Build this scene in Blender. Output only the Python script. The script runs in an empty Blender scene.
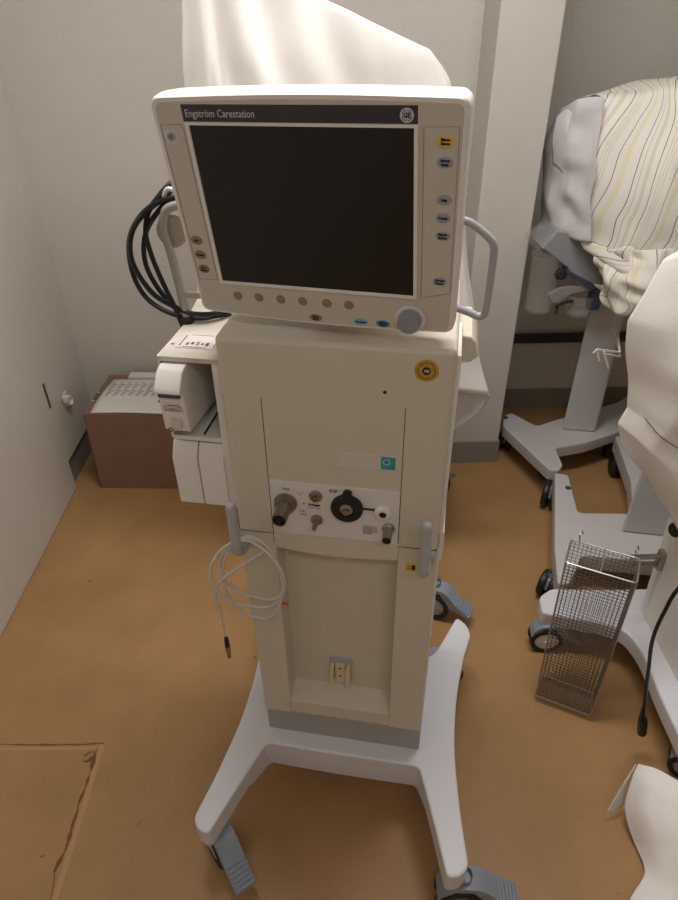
import bpy, bmesh, math, random
from mathutils import Vector, Matrix, noise
from math import sin, cos, pi, radians as R
random.seed(7)
sc = bpy.context.scene
COL = sc.collection

# ------------------------------------------------------------------ materials
def lin(c):
    c /= 255.0
    return c/12.92 if c <= 0.04045 else ((c+0.055)/1.055)**2.4
def rgb(r, g, b): return (lin(r), lin(g), lin(b), 1)

def mat(name, c, rough=0.5, metal=0.0, bump=0.0, bscale=200, var=0.0, vscale=8, spec=0.5, coat=0, trans=0, alpha=1, sheen=0):
    m = bpy.data.materials.new(name); m.use_nodes = True
    nt = m.node_tree; b = nt.nodes['Principled BSDF']
    b.inputs['Base Color'].default_value = rgb(*c)
    b.inputs['Roughness'].default_value = rough
    b.inputs['Metallic'].default_value = metal
    b.inputs['Specular IOR Level'].default_value = spec
    b.inputs['Coat Weight'].default_value = coat
    b.inputs['Transmission Weight'].default_value = trans
    b.inputs['Alpha'].default_value = alpha
    b.inputs['Sheen Weight'].default_value = sheen
    tc = nt.nodes.new('ShaderNodeTexCoord')
    if var:
        n = nt.nodes.new('ShaderNodeTexNoise'); n.inputs['Scale'].default_value = vscale; n.inputs['Detail'].default_value = 5
        nt.links.new(tc.outputs['Object'], n.inputs['Vector'])
        mx = nt.nodes.new('ShaderNodeMix'); mx.data_type = 'RGBA'
        mx.inputs[6].default_value = rgb(*[max(0, x*(1-var)) for x in c]); mx.inputs[7].default_value = rgb(*[min(255, x*(1+var)) for x in c])
        nt.links.new(n.outputs['Fac'], mx.inputs[0]); nt.links.new(mx.outputs[2], b.inputs['Base Color'])
    if bump:
        n = nt.nodes.new('ShaderNodeTexNoise'); n.inputs['Scale'].default_value = bscale; n.inputs['Detail'].default_value = 3
        nt.links.new(tc.outputs['Object'], n.inputs['Vector'])
        bp = nt.nodes.new('ShaderNodeBump'); bp.inputs['Strength'].default_value = bump; bp.inputs['Distance'].default_value = 0.001
        nt.links.new(n.outputs['Fac'], bp.inputs['Height']); nt.links.new(bp.outputs['Normal'], b.inputs['Normal'])
    return m

M = dict(
    beige=mat('beige_enamel', (212, 203, 186), 0.45, bump=0.05, bscale=400),
    offwhite=mat('monitor_plastic', (234, 229, 222), 0.42, bump=0.05, bscale=500),  # whitened for the display rim: light it catches is put into the colour
    bezel=mat('bezel_plastic', (204, 195, 182), 0.5, bump=0.08, bscale=600),
    white=mat('white_enamel', (220, 219, 223), 0.38),
    coolwhite=mat('grey_white_enamel', (196, 192, 190), 0.42),
    grey=mat('grey_plastic', (168, 166, 165), 0.5, bump=0.06, bscale=500),
    lightgrey=mat('light_grey_plastic', (178, 177, 181), 0.38),
    castergrey=mat('caster_blue_grey', (142, 148, 158), 0.42),
    black=mat('black_rubber', (24, 24, 26), 0.5),
    cable=mat('black_cable', (14, 17, 20), 0.35),
    dark=mat('dark_gap', (40, 36, 32), 0.8),
    seam=mat('seam_brown', (92, 84, 74), 0.8),  # brown-grey tone of panel joints, printed marks and sewn thread
    screen=mat('lcd_glass', (37, 34, 33), 0.22, spec=0.4, bump=0.02, bscale=900),
    strip=mat('dark_brand_strip', (58, 55, 62), 0.35),
    ink=mat('black_ink', (22, 20, 22), 0.7),
    greyink=mat('grey_ink', (110, 104, 100), 0.7),
    silverink=mat('silver_ink', (205, 203, 205), 0.5),
    steel=mat('brushed_steel', (170, 165, 158), 0.28, metal=1.0, bump=0.05, bscale=300),
    darksteel=mat('dark_steel', (150, 144, 138), 0.3, metal=1.0),
    meshwire=mat('mesh_wire', (128, 122, 116), 0.4, metal=0.8),
    wire=mat('steel_wire', (196, 190, 182), 0.3, metal=0.9),
    panel=mat('printed_silver_panel', (226, 221, 216), 0.4),
    keytan=mat('tan_key', (152, 124, 100), 0.5),
    keygrey=mat('grey_key', (160, 162, 166), 0.45),
    keyyellow=mat('yellow_key', (226, 190, 92), 0.5),
    keyblue=mat('pale_blue_key', (124, 176, 214), 0.45),
    keyteal=mat('teal_key', (40, 132, 160), 0.45),
    keyrim=mat('key_rim', (206, 208, 210), 0.4),
    knob=mat('knob_grey', (146, 148, 158), 0.4),
    gold=mat('gold_foil', (196, 160, 52), 0.35, metal=0.4, var=0.25, vscale=260),
    teal=mat('teal_print', (52, 150, 158), 0.4, var=0.25, vscale=90),
    clear_label=mat('pale_label', (214, 206, 198), 0.3, var=0.03, vscale=120),
    yellow=mat('yellow_print', (226, 190, 40), 0.45),
    taupe=mat('taupe_plastic', (166, 154, 140), 0.5),
    armgrey=mat('arm_grey', (160, 156, 150), 0.35, metal=0.3),
    ivory=mat('ivory_plastic', (226, 206, 172), 0.5),
    sensor=mat('white_rubber_cable', (206, 200, 190), 0.5),
    orange=mat('orange_tag', (220, 96, 40), 0.5),
    card=mat('cardboard', (134, 104, 84), 0.85, bump=0.2, bscale=60, var=0.06, vscale=12),
    cardin=mat('cardboard_tape', (104, 80, 64), 0.5),
    faint=mat('faint_print', (176, 170, 164), 0.8),
    paper=mat('paper', (222, 216, 208), 0.8),
    cloth=mat('white_sheet_cloth', (238, 234, 227), 0.9, bump=0.3, bscale=500, sheen=0.1),
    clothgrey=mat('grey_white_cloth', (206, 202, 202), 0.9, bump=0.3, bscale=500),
    baseboard=mat('grey_vinyl', (140, 134, 126), 0.55, bump=0.1, bscale=200),
    rail=mat('dark_rail', (46, 46, 52), 0.4),
    plate=mat('switch_white', (226, 220, 210), 0.4),
    slot=mat('slot_brown', (86, 70, 56), 0.7),
    bluegrey=mat('blue_grey_plastic', (66, 74, 96), 0.45),
    greybody=mat('mid_grey_body', (150, 150, 152), 0.45),
    lamp=mat('lamp_housing', (235, 235, 230), 0.4),
    ceil=mat('ceiling_paint', (238, 234, 226), 0.9),
)
def glassy(name, c, a, rough=0.1):
    m = bpy.data.materials.new(name); m.use_nodes = True; nt = m.node_tree
    b = nt.nodes['Principled BSDF']; b.inputs['Base Color'].default_value = rgb(*c); b.inputs['Roughness'].default_value = rough
    b.inputs['Alpha'].default_value = a
    return m
M['clear'] = glassy('clear_plastic', (200, 196, 190), 0.13)

def wall_material():
    m = bpy.data.materials.new('textured_wallpaper'); m.use_nodes = True; nt = m.node_tree; b = nt.nodes['Principled BSDF']
    b.inputs['Base Color'].default_value = rgb(207, 201, 191); b.inputs['Roughness'].default_value = 0.85
    geo = nt.nodes.new('ShaderNodeNewGeometry'); sep = nt.nodes.new('ShaderNodeSeparateXYZ'); nt.links.new(geo.outputs['Position'], sep.inputs[0])
    add = nt.nodes.new('ShaderNodeMath'); add.operation = 'ADD'; nt.links.new(sep.outputs['X'], add.inputs[0]); nt.links.new(sep.outputs['Y'], add.inputs[1])
    def wave(src, f, ph=0):
        mu = nt.nodes.new('ShaderNodeMath'); mu.operation = 'MULTIPLY'; mu.inputs[1].default_value = f; nt.links.new(src, mu.inputs[0])
        s = nt.nodes.new('ShaderNodeMath'); s.operation = 'SINE'; nt.links.new(mu.outputs[0], s.inputs[0]); return s.outputs[0]
    a1 = wave(add.outputs[0], 2*pi/0.010); a2 = wave(sep.outputs['Z'], 2*pi/0.008)
    mx = nt.nodes.new('ShaderNodeMath'); mx.operation = 'MULTIPLY'; nt.links.new(a1, mx.inputs[0]); nt.links.new(a2, mx.inputs[1])
    nz = nt.nodes.new('ShaderNodeTexNoise'); nz.inputs['Scale'].default_value = 90; nt.links.new(geo.outputs['Position'], nz.inputs['Vector'])
    ad = nt.nodes.new('ShaderNodeMath'); ad.operation = 'ADD'; nt.links.new(mx.outputs[0], ad.inputs[0]); nt.links.new(nz.outputs['Fac'], ad.inputs[1])
    bp = nt.nodes.new('ShaderNodeBump'); bp.inputs['Strength'].default_value = 0.35; bp.inputs['Distance'].default_value = 0.0012
    nt.links.new(ad.outputs[0], bp.inputs['Height']); nt.links.new(bp.outputs['Normal'], b.inputs['Normal'])
    return m
M['wall'] = wall_material()
M['smoothwall'] = mat('smooth_wall_panel', (214, 208, 199), 0.5, bump=0.03, bscale=40)

def floor_material():
    m = bpy.data.materials.new('ochre_linoleum'); m.use_nodes = True; nt = m.node_tree; b = nt.nodes['Principled BSDF']
    b.inputs['Roughness'].default_value = 0.42; b.inputs['Specular IOR Level'].default_value = 0.35
    geo = nt.nodes.new('ShaderNodeNewGeometry')
    def noise_n(s, d=6, rr=0.55):
        n = nt.nodes.new('ShaderNodeTexNoise'); n.inputs['Scale'].default_value = s; n.inputs['Detail'].default_value = d; n.inputs['Roughness'].default_value = rr
        nt.links.new(geo.outputs['Position'], n.inputs['Vector']); return n.outputs['Fac']
    def ramp(src, stops):
        r = nt.nodes.new('ShaderNodeValToRGB'); nt.links.new(src, r.inputs[0])
        e = r.color_ramp.elements; e[0].position, e[0].color = stops[0]; e[1].position, e[1].color = stops[1]
        for s in stops[2:]:
            q = e.new(s[0]); q.color = s[1]
        return r.outputs[0]
    base = ramp(noise_n(5, 8), [(0.3, rgb(160, 123, 80)), (0.72, rgb(178, 138, 92))])
    fine = ramp(noise_n(240, 3, 0.7), [(0.3, (0.86, 0.86, 0.86, 1)), (0.7, (1.06, 1.06, 1.06, 1))])
    dirt = ramp(noise_n(26, 4, 0.5), [(0.68, (1, 1, 1, 1)), (0.80, (0.72, 0.68, 0.62, 1))])
    spots = ramp(noise_n(34, 1, 0.3), [(0.80, (1, 1, 1, 1)), (0.83, (0.35, 0.3, 0.28, 1))])
    cur = base
    for x in (fine, dirt, spots):
        mx = nt.nodes.new('ShaderNodeMix'); mx.data_type = 'RGBA'; mx.blend_type = 'MULTIPLY'; mx.inputs[0].default_value = 1
        nt.links.new(cur, mx.inputs[6]); nt.links.new(x, mx.inputs[7]); cur = mx.outputs[2]
    nt.links.new(cur, b.inputs['Base Color'])
    bp = nt.nodes.new('ShaderNodeBump'); bp.inputs['Strength'].default_value = 0.15; bp.inputs['Distance'].default_value = 0.001
    nt.links.new(noise_n(120), bp.inputs['Height']); nt.links.new(bp.outputs['Normal'], b.inputs['Normal'])
    return m
M['floor'] = floor_material()
M['grime'] = mat('seam_grime', (104, 70, 36), 0.8, var=0.35, vscale=60)
M['weld'] = mat('floor_weld', (180, 140, 92), 0.5)

def stripe_material():
    m = bpy.data.materials.new('striped_cotton'); m.use_nodes = True; nt = m.node_tree; b = nt.nodes['Principled BSDF']
    b.inputs['Roughness'].default_value = 0.9
    uv = nt.nodes.new('ShaderNodeUVMap'); uv.uv_map = 'UVMap'
    sep = nt.nodes.new('ShaderNodeSeparateXYZ'); nt.links.new(uv.outputs[0], sep.inputs[0])
    fr = nt.nodes.new('ShaderNodeMath'); fr.operation = 'FRACT'
    mul = nt.nodes.new('ShaderNodeMath'); mul.operation = 'MULTIPLY'; mul.inputs[1].default_value = 1/0.17; nt.links.new(sep.outputs[0], mul.inputs[0]); nt.links.new(mul.outputs[0], fr.inputs[0])
    r = nt.nodes.new('ShaderNodeValToRGB'); r.color_ramp.interpolation = 'CONSTANT'; nt.links.new(fr.outputs[0], r.inputs[0])
    W, D, Y, P, S = rgb(238, 232, 220), rgb(90, 86, 90), rgb(232, 224, 192), rgb(222, 212, 192), rgb(206, 198, 196)
    st = [(0, W), (.05, D), (.061, W), (.15, Y), (.23, W), (.38, D), (.391, W), (.46, S), (.475, W), (.54, P), (.60, W), (.70, D), (.711, W), (.78, P), (.80, W), (.83, P), (.85, W), (.88, P), (.90, W)]
    e = r.color_ramp.elements; e[0].position, e[0].color = st[0]; e[1].position, e[1].color = st[1]
    for p, c in st[2:]:
        q = e.new(p); q.color = c
    nt.links.new(r.outputs[0], b.inputs['Base Color'])
    n = nt.nodes.new('ShaderNodeTexNoise'); n.inputs['Scale'].default_value = 500; bp = nt.nodes.new('ShaderNodeBump'); bp.inputs['Strength'].default_value = .3; bp.inputs['Distance'].default_value = .001
    nt.links.new(n.outputs['Fac'], bp.inputs['Height']); nt.links.new(bp.outputs['Normal'], b.inputs['Normal'])
    return m
M['stripes'] = stripe_material()

# ------------------------------------------------------------------ mesh tools
class MB:
    def __init__(s): s.bm = bmesh.new()
    def _merge(s, b):
        me = bpy.data.meshes.new('tmp'); b.to_mesh(me); b.free(); s.bm.from_mesh(me); bpy.data.meshes.remove(me); return s
    def box(s, x0, x1, y0, y1, z0, z1, bev=0, seg=2, mtx=None):
        b = bmesh.new(); bmesh.ops.create_cube(b, size=1)
        for v in b.verts: v.co = Vector(((x0+x1)/2+v.co.x*(x1-x0), (y0+y1)/2+v.co.y*(y1-y0), (z0+z1)/2+v.co.z*(z1-z0)))
        if bev: bmesh.ops.bevel(b, geom=b.edges[:], offset=bev, segments=seg, affect='EDGES', profile=.5)
        if mtx: b.transform(mtx)
        return s._merge(b)
    def prism(s, pts, vec, bev=0, seg=2):
        """closed polygon pts (3D) swept along vec"""
        b = bmesh.new(); vec = Vector(vec)
        a = [b.verts.new(Vector(p)) for p in pts]; c = [b.verts.new(Vector(p)+vec) for p in pts]
        n = len(pts); b.faces.new(a); b.faces.new(c[::-1])
        for i in range(n): b.faces.new((a[i], c[i], c[(i+1) % n], a[(i+1) % n]))
        bmesh.ops.recalc_face_normals(b, faces=b.faces[:])
        if bev:
            ed = [e for e in b.edges if (e.verts[0] in a) == (e.verts[1] in a)]
            bmesh.ops.bevel(b, geom=ed, offset=bev, segments=seg, affect='EDGES', profile=.5)
        return s._merge(b)
    def tube(s, pts, r, n=10, closed=False, cap=True):
        pts = [Vector(p) for p in pts]; N = len(pts); b = bmesh.new(); rings = []
        rad = r if isinstance(r, (list, tuple)) else [r]*N
        prev = None
        for i, p in enumerate(pts):
            if closed: t = pts[(i+1) % N]-pts[i-1]
            else: t = pts[min(i+1, N-1)]-pts[max(i-1, 0)]
            t.normalize()
            if prev is None:
                u = t.orthogonal().normalized()
            else:
                u = prev - t*prev.dot(t)
                u = u.normalized() if u.length > 1e-6 else t.orthogonal().normalized()
            prev = u; w = t.cross(u)
            rings.append([b.verts.new(p+(u*cos(2*pi*k/n)+w*sin(2*pi*k/n))*rad[i]) for k in range(n)])
        for i in range(N if closed else N-1):
            A, B_ = rings[i], rings[(i+1) % N]
            for k in range(n): b.faces.new((A[k], A[(k+1) % n], B_[(k+1) % n], B_[k]))
        if cap and not closed: b.faces.new(rings[0][::-1]); b.faces.new(rings[-1])
        bmesh.ops.recalc_face_normals(b, faces=b.faces[:])
        return s._merge(b)
    def lathe(s, prof, org, axis, n=32):
        """prof: (radius, height) list from org along axis"""
        a = Vector(axis).normalized(); u = a.orthogonal().normalized(); w = a.cross(u); org = Vector(org); b = bmesh.new(); rings = []
        for r, h in prof:
            if r < 1e-6: rings.append([b.verts.new(org+a*h)])
            else: rings.append([b.verts.new(org+a*h+(u*cos(2*pi*k/n)+w*sin(2*pi*k/n))*r) for k in range(n)])
        for A, B_ in zip(rings, rings[1:]):
            for k in range(n):
                if len(A) == 1 and len(B_) == 1: break
                if len(A) == 1: b.faces.new((A[0], B_[k], B_[(k+1) % n]))
                elif len(B_) == 1: b.faces.new((A[k], A[(k+1) % n], B_[0]))
                else: b.faces.new((A[k], A[(k+1) % n], B_[(k+1) % n], B_[k]))
        bmesh.ops.recalc_face_normals(b, faces=b.faces[:])
        return s._merge(b)
    def ell(s, c, ax, az, ny, h, n=28, dome=.3):
        """elliptical raised key on a plane facing -y: ax half width, az half height, h thickness"""
        cx, cy, cz = c; b = bmesh.new(); rings = []
        for (k, y) in ((1, ny), (1, ny-h*.6), (.9, ny-h), ):
            rings.append([b.verts.new((cx+ax*k*cos(2*pi*i/n), y, cz+az*k*sin(2*pi*i/n))) for i in range(n)])
        for A, B_ in zip(rings, rings[1:]):
            for i in range(n): b.faces.new((A[i], A[(i+1) % n], B_[(i+1) % n], B_[i]))
        b.faces.new(rings[-1]); b.faces.new(rings[0][::-1])
        bmesh.ops.recalc_face_normals(b, faces=b.faces[:])
        return s._merge(b)
    def build(s, name, m, parent=None, loc=None, smooth=True, angle=35, mtx=None):
        me = bpy.data.meshes.new(name); s.bm.to_mesh(me); s.bm.free()
        me.materials.append(M[m] if isinstance(m, str) else m)
        if smooth:
            for p in me.polygons: p.use_smooth = True
            me.set_sharp_from_angle(angle=R(angle))
        o = bpy.data.objects.new(name, me); COL.objects.link(o)
        if smooth:
            wn = o.modifiers.new('weighted_normals', 'WEIGHTED_NORMAL'); wn.keep_sharp = True
        if parent: o.parent = parent
        if loc: o.location = loc
        if mtx: o.matrix_local = mtx
        return o

def tag(o, label=None, cat=None, group=None, kind=None):
    if label: o['label'] = label
    if cat: o['category'] = cat
    if group: o['group'] = group
    if kind: o['kind'] = kind
    return o
def empty(name, loc, rz=0):
    o = bpy.data.objects.new(name, None); o.empty_display_size = .1; COL.objects.link(o); o.location = loc; o.rotation_euler = (0, 0, rz); return o
def copy_tree(o, parent=None):
    c = o.copy(); COL.objects.link(c)
    if parent: c.parent = parent
    for ch in [x for x in bpy.data.objects if x.parent == o]: copy_tree(ch, c)
    return c
def B(*a, **k): return MB().box(*a, **k)

def text_mb(txt, size, x, y, z, ext=0.0002, align='CENTER', bold=0.0, sx=1.0):
    """text lying on a plane facing -y, baseline centred on (x, z)"""
    cu = bpy.data.curves.new('t', 'FONT'); cu.body = txt; cu.size = size; cu.extrude = ext; cu.align_x = align; cu.align_y = 'CENTER'; cu.offset = bold; cu.resolution_u = 2
    o = bpy.data.objects.new('t', cu); COL.objects.link(o)
    bpy.context.view_layer.update()
    me = bpy.data.meshes.new_from_object(o.evaluated_get(bpy.context.evaluated_depsgraph_get()))
    bpy.data.objects.remove(o); bpy.data.curves.remove(cu)
    me.transform(Matrix.Translation((x, y, z)) @ Matrix.Rotation(pi/2, 4, 'X') @ Matrix.Diagonal((sx, 1, 1, 1)))
    mb = MB(); mb.bm.from_mesh(me); bpy.data.meshes.remove(me); return mb

def cr(P, t):
    """catmull-rom through list P at t in 0..1"""
    n = len(P)-1; f = min(max(t, 0), 1)*n; i = min(int(f), n-1); u = f-i
    p1, p2 = P[i], P[i+1]; p0 = P[i-1] if i > 0 else p1*2-p2; p3 = P[i+2] if i+2 <= n else p2*2-p1
    return 0.5*((2*p1)+(p2-p0)*u+(2*p0-5*p1+4*p2-p3)*u*u+(3*p1-p0-3*p2+p3)*u**3)
def spline(P, n):
    P = [Vector(p) for p in P]; return [cr(P, i/(n-1)) for i in range(n)]
def mixl(P, t):
    n = len(P)-1; f = min(max(t, 0), 1)*n; i = min(int(f), n-1); return P[i].lerp(P[i+1], f-i)
LASTP = {}
def patch(name, rows, nu, nv, m, parent=None, disp=0.0, dscale=6, thick=0.0015, wave=None, seed=0, sharp=0.0, uvrot=0.0, uscale=1.0):
    """cloth surface through a control grid rows[v][u]; wave(u,v)->offset Vector; uv in metres"""
    rows = [[Vector(p) for p in r] for r in rows]
    bm = bmesh.new(); grid = []; LASTP[name] = grid_pts = []
    for j in range(nv):
        v = j/(nv-1)
        line = []
        for i in range(nu):
            u = i/(nu-1)
            p = cr([cr(r, u) for r in rows], v)
            if sharp:
                q = mixl([mixl(r, u) for r in rows], v); p = p.lerp(q, sharp)
            if wave: p = p+wave(u, v)
            if disp:
                k = p*dscale+Vector((seed*3.1, seed*1.7, 0))
                p = p+Vector((noise.noise(k), noise.noise(k+Vector((9, 0, 0))), noise.noise(k+Vector((0, 9, 0)))*.5))*disp
            line.append(bm.verts.new(p))
        grid.append(line); grid_pts.append([v_.co.copy() for v_ in line])
    uvl = bm.loops.layers.uv.new('UVMap')
    mid = grid[nv//2]; U = [0]
    for a, b in zip(mid, mid[1:]): U.append(U[-1]+(b.co-a.co).length)
    midc = [g[nu//2] for g in grid]; V = [0]
    for a, b in zip(midc, midc[1:]): V.append(V[-1]+(b.co-a.co).length)
    ca, sa = cos(uvrot), sin(uvrot)
    for j in range(nv-1):
        for i in range(nu-1):
            f = bm.faces.new((grid[j][i], grid[j][i+1], grid[j+1][i+1], grid[j+1][i])); f.smooth = True
            for l, (jj, ii) in zip(f.loops, ((j, i), (j, i+1), (j+1, i+1), (j+1, i))):
                l[uvl].uv = ((U[ii]*ca+V[jj]*sa)*uscale, -U[ii]*sa+V[jj]*ca)
    me = bpy.data.meshes.new(name); bm.to_mesh(me); bm.free(); me.materials.append(M[m])
    o = bpy.data.objects.new(name, me); COL.objects.link(o)
    if parent: o.parent = parent
    if thick:
        s = o.modifiers.new('thickness', 'SOLIDIFY'); s.thickness = thick; s.offset = 0
    return o

# ------------------------------------------------------------------ camera
FPX = 643.0; TH, RHO, PSI = R(34.9), R(-0.83), R(-0.55); CH = 1.6
F = Vector((-sin(PSI)*cos(TH), cos(PSI)*cos(TH), -sin(TH))); Rt = Vector((cos(PSI), sin(PSI), 0)); U0 = Rt.cross(F)
r_ = Rt*cos(RHO)+U0*sin(RHO); u_ = -Rt*sin(RHO)+U0*cos(RHO)
cam = bpy.data.cameras.new('camera'); co = bpy.data.objects.new('camera', cam); COL.objects.link(co)
mw = Matrix((r_, u_, -F)).transposed().to_4x4(); mw.translation = (0, 0, CH); co.matrix_world = mw
cam.sensor_fit = 'HORIZONTAL'; cam.sensor_width = 36; cam.lens = 36*FPX/678; cam.clip_start = 0.02
sc.camera = co

# ------------------------------------------------------------------ room
def struct(o): o['kind'] = 'structure'; return o
XR, YF, ZC = 2.3, -1.6, 2.62
YB1, YB2, YP = 2.41, 2.616, 2.19
PX0, PX1 = 0.494, 0.679
struct(B(-1.2, XR+.1, YF-.1, YB2+.1, -.05, 0).build('floor', 'floor', smooth=False))
struct(B(-1.2, XR+.1, YF-.1, YB2+.1, ZC, ZC+.05).build('ceiling', 'ceil', smooth=False))
struct(B(-1.2, PX0, YB1, YB1+.3, 0, ZC).build('wall_back', 'wall', smooth=False))
struct(B(PX1-.02, XR+.1, YB2, YB2+.1, 0, ZC).build('wall_back_niche', 'wall', smooth=False))
struct(B(PX0, PX1, YP, YB2+.2, 0, ZC, bev=.004).build('wall_pillar', 'wall', smooth=False))
struct(B(-1.17, -1.068, YF, YB1+.05, 0, ZC).build('wall_left', 'smoothwall', smooth=False))
struct(B(-1.068, -1.041, YF, 2.06, 0.004, ZC).build('trim_1', 'smoothwall', smooth=False))
struct(B(-1.068, -1.041, 2.06, YB1, 0.135, ZC).build('trim_2', 'smoothwall', smooth=False))
struct(B(XR, XR+.1, YF, YB2+.05, 0, ZC).build('wall_right', 'wall', smooth=False))
struct(B(-1.2, XR+.1, YF-.1, YF, 0, ZC).build('wall_front', 'wall', smooth=False))
struct(B(-1.068, -1.060, 2.06, YB1, 0, .135).build('baseboard_left', 'baseboard', smooth=False))
struct(B(-1.06, PX0, YB1-.008, YB1, 0, .105).build('baseboard_back', 'baseboard', smooth=False))
mb = B(PX0-.006, PX1+.006, YP-.008, YP+.02, 0, .105, bev=.003).box(PX0-.006, PX0+.002, YP+.02, YB1-.008, 0, .105).box(PX1-.002, PX1+.006, YP+.02, YB2-.008, 0, .105)
struct(mb.build('baseboard_pillar', 'baseboard'))
struct(B(PX1+.006, XR, YB2-.008, YB2, 0, .105).build('baseboard_niche', 'baseboard', smooth=False))
# dark rail along the niche wall
rl = empty('wall_rail', (1.3, YB2, .372)); tag(rl, 'long black wall rail low on the niche wall behind the covered carts', 'rail')
B(-.60, .8, -.034, -.014, -.021, .021, bev=.004).build('rail_bar', 'rail', rl)
for x in (-.5, .1, .7): B(x-.015, x+.015, -.015, 0, -.012, .012).build('bracket', 'rail', rl)
# floor patch seams
def groove(pts, w, name, m, z=.0006, jag=0.0):
    bm = MB().bm; a = []; c = []
    P = spline(pts, max(2, len(pts)*14))
    mbx = MB()
    for i, p in enumerate(P):
        t = (P[min(i+1, len(P)-1)]-P[max(i-1, 0)]).normalized(); nrm = Vector((-t.y, t.x, 0))
        ww = w*(1+jag*(noise.noise(p*38)*1.6)) if jag else w
        ww = max(ww, .0006); off = nrm*(jag*noise.noise(p*24+Vector((5, 0, 0)))*.004)
        a.append(mbx.bm.verts.new((p+off+nrm*ww/2).to_3d()+Vector((0, 0, z)))); c.append(mbx.bm.verts.new((p+off-nrm*ww/2)+Vector((0, 0, z))))
    for i in range(len(P)-1): mbx.bm.faces.new((a[i], c[i], c[i+1], a[i+1]))
    return mbx.build(name, m, smooth=False)
g = groove([(-1.035, .968, 0), (-.9, .964, 0), (-.75, .960, 0), (-.622, .960, 0)], .0035, 'trim_3', 'grime', jag=.5); struct(g)
g = groove([(-.640, .945, 0), (-.634, .88, 0), (-.641, .82, 0), (-.638, .76, 0), (-.640, .70, 0), (-.648, .655, 0)], .006, 'trim_4', 'grime', jag=1.2); struct(g)
g = groove([(-.648, .655, 0), (-.640, .62, 0), (-.636, .56, 0), (-.635, .50, 0)], .0018, 'trim_5', 'grime'); struct(g)
g = groove([(-.626, .958, 0), (-.626, .75, 0), (-.630, .5, 0)], .012, 'trim_6', 'weld', z=.0003); struct(g)
g = groove([(-1.035, .955, 0), (-.8, .951, 0), (-.64, .948, 0)], .007, 'trim_7', 'weld', z=.0003); struct(g)
g = groove([(-.665, .925, 0), (-.650, .935, 0), (-.640, .932, 0), (-.648, .915, 0), (-.662, .912, 0)], .007, 'trim_8', 'grime', z=.0005, jag=1.3); struct(g)

# wall fittings
so = empty('wall_socket', (-1.041, 2.18, .345)); tag(so, 'white round wall socket plate on the left wall near the cardboard box', 'socket')
B(0, .006, -.022, .022, -.03, .03, bev=.004).build('cover_plate', 'plate', so)
MB().lathe([(.021, 0), (.021, .016), (.017, .018), (.015, .008), (0, .008)], (.006, 0, -.005), (1, 0, 0), 24).build('socket_ring', 'plate', so)
B(.006, .028, -.035, -.02, .004, .03, bev=.004).build('cover_flap', 'plate', so)
tag(B(-1.0412, -1.0395, 2.043, 2.057, .385, .485).build('wall_slot', 'slot'), 'narrow dark brown slot in the white left wall', 'wall slot')

# ------------------------------------------------------------------ ceiling lights (the lamps of the room)
def lamp(x, y, w, d, e, rz=0):
    r = empty('ceiling_light', (x, y, ZC), rz)
    MB().box(-w/2-.02, w/2+.02, -d/2-.02, -d/2, -.05, 0).box(-w/2-.02, w/2+.02, d/2, d/2+.02, -.05, 0).box(-w/2-.02, -w/2, -d/2, d/2, -.05, 0).box(w/2, w/2+.02, -d/2, d/2, -.05, 0).build('frame', 'lamp', r)
    L = bpy.data.lights.new('lamp_light', 'AREA'); L.shape = 'RECTANGLE'; L.size = w; L.size_y = d; L.energy = e; L.color = (1.0, .985, .982)
    lo = bpy.data.objects.new('lamp_light', L); COL.objects.link(lo); lo.parent = r; lo.location = (0, 0, -.03)
    return r
tag(lamp(.12, 1.18, 1.2, .3, 25), 'long ceiling light above the ventilator', 'ceiling light')
tag(lamp(.3, -.7, 1.2, .3, 8), 'long ceiling light behind the camera position', 'ceiling light')
w = bpy.data.worlds.new('world'); sc.world = w; w.use_nodes = True
w.node_tree.nodes['Background'].inputs[0].default_value = (1, .97, .93, 1); w.node_tree.nodes['Background'].inputs[1].default_value = .11

# ================================================================== MAIN VENTILATOR
MU = R(-10.7); O = Vector((.009, .837, 0))
V = empty('medical_ventilator', O, MU)
tag(V, 'beige hospital ventilator with a dark flat screen on a white four-caster base', 'medical ventilator')

# --- base: one casting with four legs
def arcpts(P, n=5):
    """round each corner (x,y,r) of a closed polygon"""
    out = []; N = len(P)
    for i in range(N):
        x, y, r = P[i]; p = Vector((x, y, 0)); a = Vector(P[i-1][:2]).to_3d(); b = Vector(P[(i+1) % N][:2]).to_3d()
        if r <= 0: out.append(p); continue
        d1 = (a-p); d2 = (b-p); r1 = min(r, d1.length*.48, d2.length*.48)
        q1 = p+d1.normalized()*r1; q2 = p+d2.normalized()*r1
        for k in range(n+1):
            t = k/n; out.append(q1*(1-t)**2+p*2*t*(1-t)+q2*t*t)
    return out
def base_poly():
    half = [(.150, -.036, .03), (.176, -.036, .02), (.210, -.135, .06), (.245, -.250, .012), (.272, -.243, .02), (.287, -.222, .012), (.270, -.130, .06), (.252, .015, .06), (.254, .145, .06), (.269, .265, .06), (.289, .350, .012), (.278, .385, .02), (.250, .405, .012), (.190, .255, .05), (.10, .245, .03)]
    return [(0, -.038, .05)]+half+[(0, .245, .05)]+[(-x*.985, y, r) for x, y, r in half[::-1]]
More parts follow.
